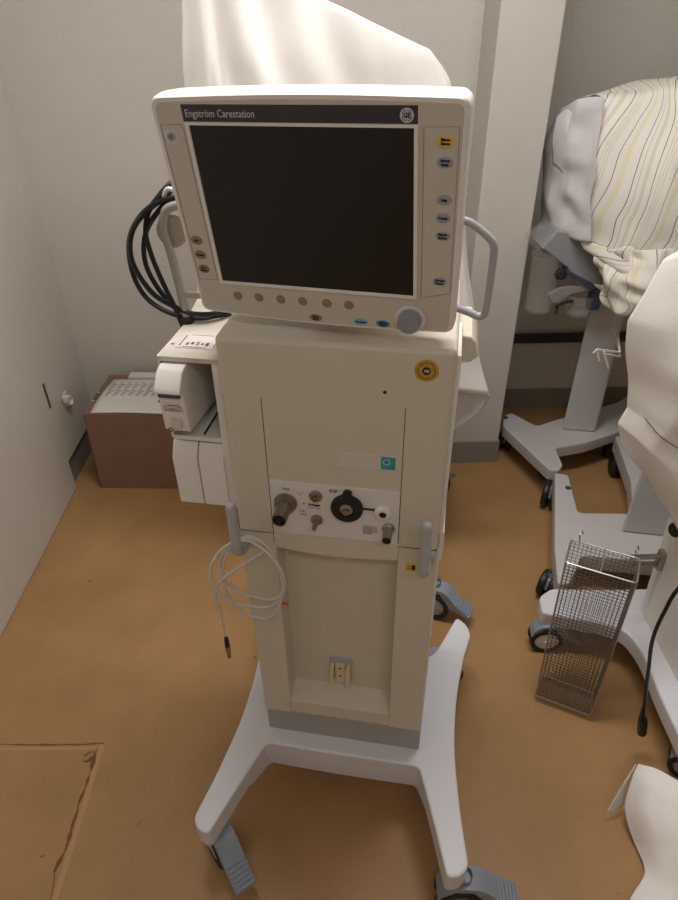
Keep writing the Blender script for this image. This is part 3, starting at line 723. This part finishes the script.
# ================================================================== cardboard box with paper
bxr = R(-3)
cb = empty('cardboard_box', (-.945, 2.06, 0), bxr); tag(cb, 'brown cardboard box on the floor in the back left corner', 'cardboard box')
bw, bd, bh = .50, .31, .345
mb = MB()
fr_ = -.010
mb.prism([(0, 0, 0), (bw, 0, 0), (bw+.004, -fr_*.3, bh), (-fr_, -fr_*.3, bh)], (0, .004, 0))
mb.prism([(0, bd, 0), (bw, bd, 0), (bw+.004, bd, bh), (-fr_, bd, bh)], (0, -.004, 0))
mb.prism([(0, 0, 0), (0, bd, 0), (-fr_, bd, bh), (-fr_, -fr_*.3, bh)], (.004, 0, 0))
mb.prism([(bw, 0, 0), (bw, bd, 0), (bw, bd, bh), (bw, 0, bh)], (-.004, 0, 0))
mb.box(.002, bw-.002, .002, bd-.002, 0, .004)
mb.build('box_body', 'card', cb, smooth=False)
B(-fr_, bw/2-.02, -fr_*.3, bd, bh-.001, bh+.003).build('box_flap', 'card', cb, smooth=False)
B(bw/2-.018, bw+.004, -fr_*.3, bd, bh-.001, bh+.003).build('box_flap', 'card', cb, smooth=False)
B(-fr_-.001, .2, .105, .16, bh+.003, bh+.0036).build('packing_tape', 'cardin', cb, smooth=False)
for y in (.10, .162): B(-fr_-.002, .02, y, y+.003, bh+.003, bh+.005).build('strapping_band', 'paper', cb, smooth=False)
pm = Matrix.Translation((-.945, 2.06, 0)) @ Matrix.Rotation(bxr, 4, 'Z')
pr = patch('printed_sheet', [[(.035, .012, .0), (.17, .008, .004), (.33, .004, .002)], [(.036, .12, .008), (.17, .12, .008), (.34, .12, .004)], [(.045, .26, .006), (.18, .26, .010), (.34, .26, .005)]], 14, 12, 'paper', thick=.0006)
pr.matrix_world = pm @ Matrix.Translation((.0, 0, bh+.0036)); tag(pr, 'white printed paper sheet lying on the cardboard box', 'paper sheet')
mb = MB()
for i in range(7):
    y = .125+.016*i
    for k in range(9): mb.box(.055+.030*k, .055+.030*k+.012+.012*((i*7+k*3) % 3)/2, y, y+.006, .0105, .0112)
mb.build('printed_lines', 'faint', pr, smooth=False)
sp = B(0, .30, .270, .315, .0, .010, bev=.001).build('folded_paper', 'paper'); sp.matrix_world = pm @ Matrix.Translation((.10, 0, bh+.0036)); tag(sp, 'cream folded paper at the back edge of the cardboard box', 'paper')

# ================================================================== draped equipment behind the screen (E)
E_ = empty('covered_equipment', (.08, 1.68, 0)); tag(E_, 'tall machine hidden under a plain white sheet behind the ventilator', 'covered machine')
def W(pts, o): return [Vector(p)-Vector(o) for p in pts]
Eo = (.08, 1.68, 0)
#            backleft        left            front-left       f1              f2              f3              f4                right           back right
top = [(-.28, 1.86, 1.74), (-.29, 1.75, 1.76), (-.272, 1.62, 1.74), (-.20, 1.60, 1.69), (-.05, 1.58, 1.622), (.10, 1.58, 1.563), (.222, 1.60, 1.512), (.24, 1.70, 1.495), (.20, 1.84, 1.48)]
r1 = [(-.31, 1.88, 1.45), (-.315, 1.76, 1.45), (-.295, 1.60, 1.45), (-.20, 1.58, 1.43), (-.05, 1.555, 1.42), (.10, 1.565, 1.43), (.262, 1.60, 1.445), (.28, 1.74, 1.45), (.26, 1.88, 1.45)]
r2 = [(-.33, 1.88, 1.2), (-.335, 1.76, 1.2), (-.315, 1.59, 1.2), (-.20, 1.57, 1.2), (-.05, 1.54, 1.2), (.12, 1.55, 1.2), (.318, 1.60, 1.20), (.34, 1.74, 1.2), (.30, 1.88, 1.2)]
r3 = [(-.35, 1.88, .95), (-.355, 1.76, .95), (-.335, 1.58, .95), (-.20, 1.56, .95), (-.05, 1.53, .93), (.14, 1.54, .90), (.375, 1.60, .93), (.38, 1.74, .95), (.32, 1.88, .95)]
r4 = [(-.35, 1.88, .72), (-.355, 1.76, .72), (-.335, 1.58, .72), (-.20, 1.55, .70), (-.05, 1.53, .70), (.18, 1.54, .74), (.458, 1.60, .660), (.40, 1.74, .62), (.34, 1.86, .55)]
cen = [(p[0]*.55+.02, 1.74, p[2]-.03) for p in top]
def waveE(u, v):
    q_ = sin(u*70); a = .030*max(0, 1-u*2.2)*(abs(q_)**.5*(1 if q_ > 0 else -1)) + .016*max(0, 1-abs(u-.42)*4.5)*sin(u*62-v*16)*(1-.6*v)+.006*(.3+v)*sin(u*38+1)
    return Vector((.6*a, -a, 0))*min(1, v*3)
cl = patch('cover_sheet', [W(x, Eo) for x in (cen, top, r1, r2, r3, r4)], 150, 70, 'cloth', E_, disp=.014, dscale=6, wave=waveE, sharp=.8)
# turned-up underside corner on the right
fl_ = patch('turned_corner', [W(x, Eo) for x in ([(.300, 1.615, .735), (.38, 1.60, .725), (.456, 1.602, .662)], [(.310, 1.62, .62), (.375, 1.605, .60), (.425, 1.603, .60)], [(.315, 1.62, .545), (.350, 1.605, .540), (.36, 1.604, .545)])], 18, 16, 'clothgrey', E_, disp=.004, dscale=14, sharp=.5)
mb = B(-.22, .12, -.05, .13, .18, 1.42, bev=.02); mb.build('machine_body', 'beige', E_)
make_base([(-.20, -.29, .012), (-.16, -.30, .012), (-.13, -.16, .03), (.10, -.16, .03), (.185, -.31, .012), (.222, -.305, .012), (.215, -.10, .04), (.22, .10, .04), (.33, .26, .012), (.29, .29, .012), (.15, .14, .03), (-.12, .14, .03), (-.24, .26, .012), (-.27, .22, .012), (-.19, .05, .04), (-.18, -.10, .04)], .142, .19, 'cart_base', 'white', E_)
for x, y, a in ((-.18, -.27, 250), (.224, -.302, -25), (.32, .26, 60), (-.24, .23, 150)): caster(E_, x, y, R(a), ztop=.142)

# ================================================================== cart A: striped cover, back right
def simple_caster(parent, x, y, ztop, r=.045, ang=0.0, m='black'):
    n = Vector((-sin(ang), cos(ang), 0)); o = Vector((x, y, 0)); c = MB()
    for k in (-1, 1): c.lathe([(0, -.011), (r*.6, -.011), (r*.92, -.011), (r, -.006), (r, .006), (r*.92, .011), (0, .011)], o+n*.0165*k+Vector((0, 0, r)), n, 28)
    f = c.build('caster', m, parent)
    h = MB().lathe([(.012, 0), (.012, ztop-r+.012)], o+Vector((0, 0, r)), (0, 0, 1), 16)
    d = Vector((cos(ang), sin(ang), 0))
    h.prism([o+d*a+Vector((0, 0, z))-n*.006 for a, z in ((-.03, r), (-.02, r*1.75), (.02, r*1.9), (.03, r*1.4), (.02, r*.9))], n*.012, bev=.001)
    h.build('caster_fork', 'castergrey', f); return f

Ao = (1.05, 2.27, 0)
A = empty('covered_equipment_cart', Ao); tag(A, 'grey-white wheeled equipment cart under a striped cloth by the back wall', 'equipment cart')
def WA(x, y, r=0.0): return (x-Ao[0], y-Ao[1], r)
make_base([WA(.702, 2.232, .012), WA(.724, 2.312, .012), WA(.762, 2.335, .015), WA(.840, 2.225, .02), WA(.965, 2.285, .02), WA(1.24, 2.40, .02), WA(1.36, 2.50, .02), WA(1.42, 2.44, .02), WA(1.28, 2.33, .02), WA(1.17, 2.175, .02), WA(1.0, 2.095, .02), WA(.872, 2.065, .02), WA(.866, 1.950, .010), WA(.838, 1.915, .012), WA(.806, 1.925, .012)], .098, .15, 'cart_base', 'coolwhite', A, bev=.006)
mb = MB()
def taperq(q, z0, z1, k):
    b = bmesh.new(); c = sum(q, Vector())/len(q)
    a = [b.verts.new((p.x, p.y, z0)) for p in q]; t = [b.verts.new((c.x+(p.x-c.x)*k, c.y+(p.y-c.y)*k, z1)) for p in q]
    b.faces.new(a[::-1]); b.faces.new(t)
    for i in range(4): b.faces.new((a[i], a[(i+1) % 4], t[(i+1) % 4], t[i]))
    bmesh.ops.recalc_face_normals(b, faces=b.faces[:]); bmesh.ops.bevel(b, geom=b.edges[:], offset=.012, segments=3, affect='EDGES', profile=.5)
    return b
def tapered(x0, x1, y0, y1, z0, z1, sx, sy):
    b = bmesh.new(); lo = [(x0, y0), (x1, y0), (x1, y1), (x0, y1)]; cx, cy = (x0+x1)/2, (y0+y1)/2
    a = [b.verts.new((x, y, z0)) for x, y in lo]; c = [b.verts.new((cx+(x-cx)*sx, cy+(y-cy)*sy, z1)) for x, y in lo]
    b.faces.new(a[::-1]); b.faces.new(c)
    for i in range(4): b.faces.new((a[i], a[(i+1) % 4], c[(i+1) % 4], c[i]))
    bmesh.ops.bevel(b, geom=b.edges[:], offset=.012, segments=3, affect='EDGES', profile=.5)
    return b
mb._merge(taperq(W([(.935, 2.19, 0), (1.065, 2.165, 0), (1.12, 2.36, 0), (1.015, 2.37, 0)], Ao), .148, 1.0, .92))
mb.build('column', 'coolwhite', A)
for x, y, a in ((.742, 2.285, 60), (.865, 2.07, 20), (1.36, 2.45, 20), (1.17, 2.21, 80)): simple_caster(A, x-Ao[0], y-Ao[1], .09, .042, R(a))
MB().lathe([(.010, 0), (.010, .003), (0, .004)], (.728-Ao[0], 2.292-Ao[1], .149), (0, 0, 1), 16).build('leg_badge', 'bluegrey', A)
# grey machine body showing under the cloth
mb = MB()._merge(tapered(.87-Ao[0], 1.25-Ao[0], 2.16-Ao[1], 2.40-Ao[1], .84, 1.24, 1.02, 1.02)); mb.build('machine_body', 'greybody', A)
b_ = MB().prism(W([(.700, 2.10, .925), (.735, 2.10, .985), (.90, 2.10, .96), (.925, 2.10, .80), (.885, 2.10, .775), (.84, 2.10, .80), (.79, 2.10, .86)], Ao), (0, .16, 0), bev=.008, seg=3); b_.build('grey_hood', 'greybody', A)
MB().prism(W([(.655, 2.13, .955), (.70, 2.13, .985), (.735, 2.13, .965), (.70, 2.13, .905), (.672, 2.13, .925)], Ao), (0, .05, 0), bev=.003).build('clear_hood', 'clear', A)
MB().prism(W([(.790, 2.09, .868), (.800, 2.09, .85), (.90, 2.09, .80), (.89, 2.09, .782), (.79, 2.09, .845)], Ao), (0, .05, 0), bev=.002).build('blue_handle', 'bluegrey', A)
B(.90-Ao[0], .94-Ao[0], 2.11-Ao[1], 2.15-Ao[1], .70, .78, bev=.006).build('blue_clamp', 'bluegrey', A)
MB().lathe([(.016, 0), (.018, .004), (.018, .03), (.014, .034), (0, .034)], W([(.780, 2.13, .828)], Ao)[0], (0, -1, .3), 20).build('black_knob', 'black', A)
c1 = MB().lathe([(.0, 0), (.044, .002), (.048, .01), (.050, .20), (.048, .20), (.046, .012), (0, .006)], W([(.735, 2.15, .690)], Ao)[0], (0, 0, 1), 30); c1.build('suction_jar', 'clear', A)
MB().lathe([(.052, 0), (.052, .012), (.03, .02), (0, .02)], W([(.735, 2.15, .885)], Ao)[0], (0, 0, 1), 30).build('jar_lid', 'clear', A)
c1 = MB().lathe([(.0, 0), (.040, .002), (.044, .01), (.046, .075), (.044, .075), (.042, .012), (0, .006)], W([(.865, 2.12, .685)], Ao)[0], (0, 0, 1), 30); c1.build('suction_jar', 'clear', A)
MB().prism(W([(.745, 2.10, .765), (.79, 2.10, .79), (.90, 2.10, .80), (.905, 2.10, .785), (.82, 2.10, .765), (.80, 2.10, .735), (.765, 2.10, .735)], Ao), (0, .02, 0), bev=.002).build('jar_bracket', 'armgrey', A)
MB().tube(W(spline([(.775, 2.09, .725), (.80, 2.085, .745), (.83, 2.085, .748)], 8), Ao), .006, 8).tube(W([(.785, 2.09, .735), (.778, 2.09, .70)], Ao), .003, 6).build('bracket_lever', 'black', A)
MB().tube(W([(.858, 1.90, .642), (.866, 1.90, .656), (.960, 1.93, .628), (1.02, 2.10, .62), (1.04, 2.19, .62)], Ao), .0038, 6).tube(W([(.868, 1.90, .655), (.884, 1.90, .612)], Ao), .0038, 6).tube(W([(.890, 1.895, .650), (.918, 1.895, .588)], Ao), .0038, 6).tube(W([(.893, 1.90, .640), (.965, 1.93, .612), (1.02, 2.10, .60), (1.04, 2.19, .60)], Ao), .0038, 6).build('wire_hook', 'offwhite', A)

Sc = (1.05, 2.27, 1.3)
SC = empty('striped_cover_cloth', Sc); tag(SC, 'cream cotton cloth with dark and yellow stripes draped over the back cart', 'cloth cover')
t0 = [(.80, 2.30, 1.345), (.95, 2.32, 1.375), (1.12, 2.34, 1.40), (1.35, 2.36, 1.41), (1.55, 2.38, 1.38)]
t1 = [(.825, 2.17, 1.352), (.95, 2.13, 1.372), (1.08, 2.11, 1.382), (1.35, 2.12, 1.39), (1.55, 2.16, 1.37)]
t2 = [(.795, 2.10, 1.24), (.92, 2.04, 1.23), (1.08, 2.01, 1.24), (1.35, 2.02, 1.24), (1.55, 2.08, 1.22)]
t3 = [(.805, 2.08, 1.08), (.93, 2.00, 1.06), (1.08, 1.96, 1.06), (1.35, 1.98, 1.05), (1.55, 2.04, 1.04)]
t4 = [(.815, 2.07, .955), (.93, 1.99, .92), (1.08, 1.95, .90), (1.35, 1.97, .88), (1.55, 2.03, .86)]
patch('cloth_body', [W(x, Sc) for x in (t0, t1, t2, t3, t4)], 90, 70, 'stripes', SC, disp=.022, dscale=8, sharp=.3, uvrot=.24, uscale=1.0)
# plain end folded round the left side
e0 = [(.90, 2.27, 1.36), (.84, 2.19, 1.362), (.815, 2.15, 1.355), (.815, 2.13, 1.35)]
e0 = [(.77, 2.34, 1.30), (.730, 2.24, 1.315), (.745, 2.15, 1.352), (.815, 2.12, 1.362)]
e1 = [(.73, 2.34, 1.24), (.722, 2.22, 1.250), (.745, 2.12, 1.24), (.800, 2.08, 1.25)]
e2 = [(.73, 2.32, 1.10), (.722, 2.20, 1.10), (.752, 2.11, 1.10), (.805, 2.06, 1.10)]
e3 = [(.74, 2.30, .955), (.738, 2.19, .965), (.770, 2.12, .957), (.830, 2.05, .962)]
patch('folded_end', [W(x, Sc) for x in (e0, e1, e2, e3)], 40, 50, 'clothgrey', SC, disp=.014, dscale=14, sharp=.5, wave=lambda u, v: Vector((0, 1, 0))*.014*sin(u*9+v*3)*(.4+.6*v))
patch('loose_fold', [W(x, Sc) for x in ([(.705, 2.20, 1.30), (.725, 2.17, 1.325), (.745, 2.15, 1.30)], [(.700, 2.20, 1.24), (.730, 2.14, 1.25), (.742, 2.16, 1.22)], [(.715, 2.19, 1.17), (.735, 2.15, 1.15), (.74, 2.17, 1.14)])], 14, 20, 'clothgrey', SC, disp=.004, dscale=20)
# tucked knot below
k0 = [(.845, 2.06, .955), (.89, 2.00, .955), (.95, 1.97, .965), (1.02, 1.95, .97), (1.10, 1.98, .97)]
k1 = [(.850, 2.04, .905), (.88, 1.97, .885), (.945, 1.93, .905), (1.03, 1.92, .90), (1.10, 1.96, .90)]
k2 = [(.870, 2.03, .855), (.895, 1.96, .825), (.955, 1.90, .86), (1.02, 1.91, .85), (1.10, 1.95, .85)]
k3 = [(.890, 2.05, .815), (.915, 1.97, .775), (.965, 1.93, .765), (1.01, 1.94, .78), (1.10, 1.97, .80)]
k4 = [(.90, 2.10, .80), (.93, 2.06, .775), (.965, 2.03, .76), (1.01, 2.03, .77), (1.10, 2.06, .79)]
patch('tucked_bundle', [W(x, Sc) for x in (k0, k1, k2, k3, k4)], 60, 50, 'stripes', SC, disp=.034, dscale=17, uvrot=.25, seed=4)
patch('cloth_hem_fold', [W(x, Sc) for x in ([(.80, 2.07, .962), (.86, 2.02, .955), (.92, 1.965, .93), (.99, 1.95, .915)], [(.82, 2.06, .935), (.87, 2.00, .915), (.93, 1.94, .890), (.99, 1.93, .885)], [(.85, 2.09, .925), (.88, 2.03, .89), (.93, 1.98, .865), (.99, 1.97, .86)])], 40, 18, 'stripes', SC, disp=.010, dscale=15, uvrot=1.2, seed=6)

# ================================================================== cart B
Bo = (1.0, 1.62, 0)
Bc = empty('equipment_cart', Bo); tag(Bc, 'grey-white cart base with column standing between the striped cart and the wire basket', 'equipment cart')
def WB(x, y, r=0.0): return (x-Bo[0], y-Bo[1], r)
make_base([WB(.668, 1.35, .012), WB(.705, 1.35, .012), WB(.78, 1.47, .02), WB(1.02, 1.43, .02), WB(1.30, 1.40, .02), WB(1.34, 1.60, .02), WB(1.20, 1.72, .02), WB(1.19, 1.95, .02), WB(1.19, 2.14, .012), WB(1.135, 2.14, .012), WB(1.085, 1.85, .02), WB(1.02, 1.665, .02), WB(.835, 1.675, .02), WB(.868, 1.89, .012), WB(.822, 1.905, .012), WB(.75, 1.66, .02), WB(.705, 1.51, .02)], .085, .15, 'cart_base', 'coolwhite', Bc, bev=.006)
mb = MB()._merge(taperq(W([(.942, 1.571, 0), (1.21, 1.52, 0), (1.24, 1.70, 0), (1.045, 1.735, 0)], Bo), .148, .92, .9)); mb.build('column', 'coolwhite', Bc)
simple_caster(Bc, .822-Bo[0], 1.895-Bo[1], .09, .054, R(60))
for x, y, a in ( (.700, 1.445, 50), (1.16, 2.08, 80), (1.28, 1.45, 30)): simple_caster(Bc, x-Bo[0]-.012, y-Bo[1], .09, .045, R(a))
MB().lathe([(.011, 0), (.011, .002), (0, .003)], (.842-Bo[0], 1.81-Bo[1], .1495), (0, 0, 1), 16).build('leg_badge', 'bluegrey', Bc)
MB().lathe([(.011, 0), (.011, .002), (0, .003)], (1.15-Bo[0], 2.06-Bo[1], .1495), (0, 0, 1), 16).build('leg_badge', 'bluegrey', Bc)

# ================================================================== cart C: white machine at right edge
Co = (1.02, 1.08, 0)
Cc = empty('ventilator_cart', Co); tag(Cc, 'white machine with curved base at the right edge, its cover sheet hanging over it', 'medical cart')
def WC(x, y, r=0.0): return (x-Co[0], y-Co[1], r)
make_base([WC(.586, 1.232, .012), WC(.594, 1.295, .02), WC(.640, 1.325, .012), WC(.80, 1.315, .03), WC(1.25, 1.32, .02), WC(1.25, .80, .02), WC(.806, .80, .02), WC(.808, .95, .04), WC(.818, 1.09, .05), WC(.80, 1.165, .06), WC(.74, 1.192, .03)], .105, .16, 'cart_base', 'white', Cc, bev=.009)
mb = MB()
# tall body, left face slanted outwards towards the top
b = bmesh.new(); q0 = [(.868, .84), (1.22, .84), (1.22, 1.24), (.868, 1.24)]; q1 = [(.838, .86), (1.22, .86), (1.22, 1.25), (.838, 1.25)]
a = [b.verts.new((x-Co[0], y-Co[1], .15)) for x, y in q0]; c = [b.verts.new((x-Co[0], y-Co[1], .96)) for x, y in q1]
b.faces.new(a[::-1]); b.faces.new(c)
for i in range(4): b.faces.new((a[i], a[(i+1) % 4], c[(i+1) % 4], c[i]))
bmesh.ops.bevel(b, geom=b.edges[:], offset=.01, segments=3, affect='EDGES', profile=.5)
mb._merge(b); mb.build('machine_body', 'offwhite', Cc)
caster(Cc, .616-Co[0], 1.238-Co[1], R(-6), ztop=.107, s=.88, hub='offwhite')
caster(Cc, .86-Co[0], .845-Co[1], R(-30), ztop=.107, s=.84)
caster(Cc, 1.2-Co[0], .86-Co[1], R(20), ztop=.107, s=.84)
caster(Cc, 1.2-Co[0], 1.27-Co[1], R(20), ztop=.107, s=.84)
MB().lathe([(.016, 0), (.018, .004), (.018, .028), (.014, .032), (0, .032)], (.848-Co[0], 1.16-Co[1], .535), (-1, -.2, .1), 24).build('side_knob', 'black', Cc)
MB().box(.770-Co[0], .88-Co[0], 1.20-Co[1], 1.212-Co[1], .392, .404, bev=.003).box(.780-Co[0], .88-Co[0], 1.20-Co[1], 1.215-Co[1], .365, .375, bev=.003).box(.845-Co[0], .88-Co[0], 1.195-Co[1], 1.22-Co[1], .355, .415, bev=.003).build('equipment_rail', 'steel', Cc)

So = (.9, 1.12, 1.0)
SB = empty('white_cover_sheet', So); tag(SB, 'plain white sheet with sharp creases hanging over the machine at the right edge', 'cloth cover')
s0 = [(.80, 1.34, 1.20), (.86, 1.30, 1.27), (1.0, 1.28, 1.32), (1.25, 1.28, 1.34)]
s1 = [(.635, 1.20, 1.19), (.72, 1.12, 1.27), (.9, 1.07, 1.32), (1.25, 1.06, 1.33)]
s2 = [(.592, 1.20, 1.066), (.66, 1.14, 1.075), (.85, 1.02, 1.16), (1.25, 1.0, 1.2)]
s3 = [(.616, 1.20, .97), (.70, 1.09, .97), (.85, 1.0, 1.0), (1.25, .97, 1.0)]
s4 = [(.650, 1.20, .86), (.70, 1.11, .85), (.85, 1.02, .85), (1.25, .98, .85)]
s5 = [(.638, 1.20, .816), (.685, 1.13, .79), (.82, 1.03, .72), (1.25, .97, .62)]
s6 = [(.655, 1.20, .764), (.730, 1.17, .68), (.82, 1.08, .545), (1.15, .98, .40)]
patch('sheet_body', [W(x, So) for x in (s0, s1, s2, s3, s4, s5, s6)], 60, 90, 'cloth', SB, disp=.009, dscale=9, sharp=.9)
gp = LASTP['sheet_body']; pth = []
for k in range(30):
    t = k/29; u = .14+.80*t; v = .66+.20*t
    p = gp[int(v*89)][int(u*59)]; pth.append(p+Vector((-.004, -.005, .001)))
MB().tube([sum(pth[max(0, i-2):i+3], Vector())/len(pth[max(0, i-2):i+3]) for i in range(30)], .0012, 5).build('seam_thread', 'seam', SB)

# hose loop between striped cloth and white sheet
hl = MB().tube(spline([(.945, 1.82, .81), (.938, 1.80, .87), (.948, 1.78, .94), (.972, 1.77, .995), (1.02, 1.76, 1.04), (1.10, 1.78, 1.06)], 40), .009, 12)
hl.tube(spline([(.965, 1.84, .80), (.958, 1.82, .87), (.968, 1.80, .93), (.995, 1.79, .975), (1.04, 1.78, 1.01), (1.10, 1.78, 1.03)], 40), .007, 12)
tag(hl.build('breathing_hose', 'lightgrey'), 'grey hose curving up between the striped cloth and the white sheet', 'hose')

# ================================================================== wire basket
Bk = (.612, 1.060, 0)
bu = Vector((.892, -.452, 0)).normalized(); bvv = Vector((.452, .892, 0)).normalized()
BK = empty('wire_basket', Bk); tag(BK, 'tall narrow steel wire mesh basket standing in front of the right cart', 'wire basket')
bwid, bdep, bz0_, bz1_ = .148, .088, .022, .497
def bp(u, d, z):
    k = (z-bz0_)/(bz1_-bz0_)
    return Vector((-.070, .0, 0))+bu*(u*bwid*(1.08-.09*(1-k)))+bvv*(d*bdep*(1-.15*(1-k)))+Vector((.004, .034, 0))*k+Vector((0, 0, z))
bz0v = bz0_
rim = [bp(0, 0, bz1_), bp(1, 0, bz1_), bp(1, 1, bz1_), bp(0, 1, bz1_)]
def rnd(P, r=.01, n=4):
    out = []; N_ = len(P)
    for i in range(N_):
        p = P[i]; a = P[i-1]; b = P[(i+1) % N_]
        q1 = p+(a-p).normalized()*r; q2 = p+(b-p).normalized()*r
        for k in range(n+1): t = k/n; out.append(q1*(1-t)**2+p*2*t*(1-t)+q2*t*t)
    return out
MB().tube(rnd(rim), .0027, 8, closed=True).build('rim', 'wire', BK)
MB().tube([bp(.5, 0, bz1_), bp(.5, 1, bz1_)], .0023, 8).build('divider', 'wire', BK)
MB().tube(rnd([bp(0, 0, bz0_), bp(1, 0, bz0_), bp(1, 1, bz0_), bp(0, 1, bz0_)], .006), .0016, 6, closed=True).build('bottom_rim', 'wire', BK)
mb = MB()
for (u, d) in ((0, 0), (1, 0), (1, 1), (0, 1)): mb.tube([bp(u, d, bz0_), bp(u, d, bz1_)], .0014, 6)
mb.build('corner_wires', 'wire', BK)
def mesh_panel(fn, nu, nv, r=.0007):
    mb = MB()
    for i in range(nu+1): mb.tube([fn(i/nu, 0), fn(i/nu, 1)], r, 4)
    for j in range(nv+1): mb.tube([fn(0, j/nv), fn(1, j/nv)], r, 4)
    return mb
dz = bz1_-bz0_
mesh_panel(lambda a, b: bp(a, 0, bz0_+dz*b), 16, 46).build('front_mesh', 'meshwire', BK)
mesh_panel(lambda a, b: bp(a, 1, bz0_+dz*b), 16, 46).build('back_mesh', 'meshwire', BK)
mesh_panel(lambda a, b: bp(0, a, bz0_+dz*b), 9, 46).build('side_mesh', 'meshwire', BK)
mesh_panel(lambda a, b: bp(1, a, bz0_+dz*b), 9, 46).build('side_mesh', 'meshwire', BK)
mesh_panel(lambda a, b: bp(a, b, bz0_), 20, 11).build('bottom_mesh', 'meshwire', BK)
for u in (.12, .93):
    p = bp(u, 1, bz1_)
    MB().tube([p+Vector(q) for q in ((0, 0, 0), (-.002, .004, .020), (.004, .012, .026), (.012, .018, .010))], .0022, 8).build('hanging_hook', 'wire', BK)

# ================================================================== hanging black power lead
pl = empty('power_lead', (.775, .90, .10)); tag(pl, 'black power lead with a plug hanging down beside the white machine', 'power lead')
off = Vector((.775, .90, .10))
MB().tube([L(p) for p in spline([(.90, 1.03, .80), (.80, .95, .79), (.735, .90, .71), (.695, .90, .61), (.687, .90, .55), (.684, .90, .48), (.690, .90, .42), (.703, .90, .356), (.715, .90, .29), (.727, .90, .23), (.733, .90, .192)], 70)], .0042, 10).build('cable', 'cable', pl)
MB().tube([L(p) for p in ((.732, .90, .196), (.736, .90, .175), (.740, .90, .160), (.744, .90, .145), (.754, .90, .095), (.755, .90, .090))], [.005, .0062, .0095, .0115, .0115, .010], 14).build('plug', 'cable', pl)

# ================================================================== white cloth on the floor, bottom right
f0 = [(.684, .790, .145), (.72, .77, .155), (.79, .72, .15), (1.0, .62, .15)]
f1 = [(.672, .775, .120), (.70, .74, .135), (.78, .68, .145), (1.0, .58, .15)]
f2 = [(.655, .740, .055), (.69, .70, .10), (.77, .64, .13), (1.0, .52, .15)]
f3 = [(.672, .68, .012), (.70, .65, .07), (.77, .58, .11), (1.0, .46, .14)]
f4 = [(.668, .62, .010), (.70, .59, .05), (.77, .52, .10), (1.0, .40, .13)]
f5 = [(.615, .56, .008), (.67, .52, .03), (.75, .45, .07), (1.0, .34, .10)]
f6 = [(.60, .47, .006), (.66, .44, .01), (.75, .38, .02), (1.0, .28, .02)]
fc = patch('fallen_cloth', [f0, f1, f2, f3, f4, f5, f6], 50, 60, 'cloth', disp=.013, dscale=9, sharp=.3, seed=2)
tag(fc, 'crumpled white cloth reaching the floor in the bottom right corner', 'cloth')
cf = patch('folded_corner', [[(.684, .792, .145), (.676, .785, .135), (.669, .780, .115)], [(.672, .775, .085), (.655, .765, .080), (.640, .755, .070)], [(.668, .755, .030), (.640, .745, .022), (.624, .742, .030)]], 14, 16, 'cloth', fc, disp=.002, dscale=20)

# ------------------------------------------------------------------ render view
sc.view_settings.view_transform = 'Standard'; sc.view_settings.look = 'None'; sc.view_settings.gamma = 1; sc.view_settings.use_curve_mapping = False
sc.view_settings.exposure = 0.17
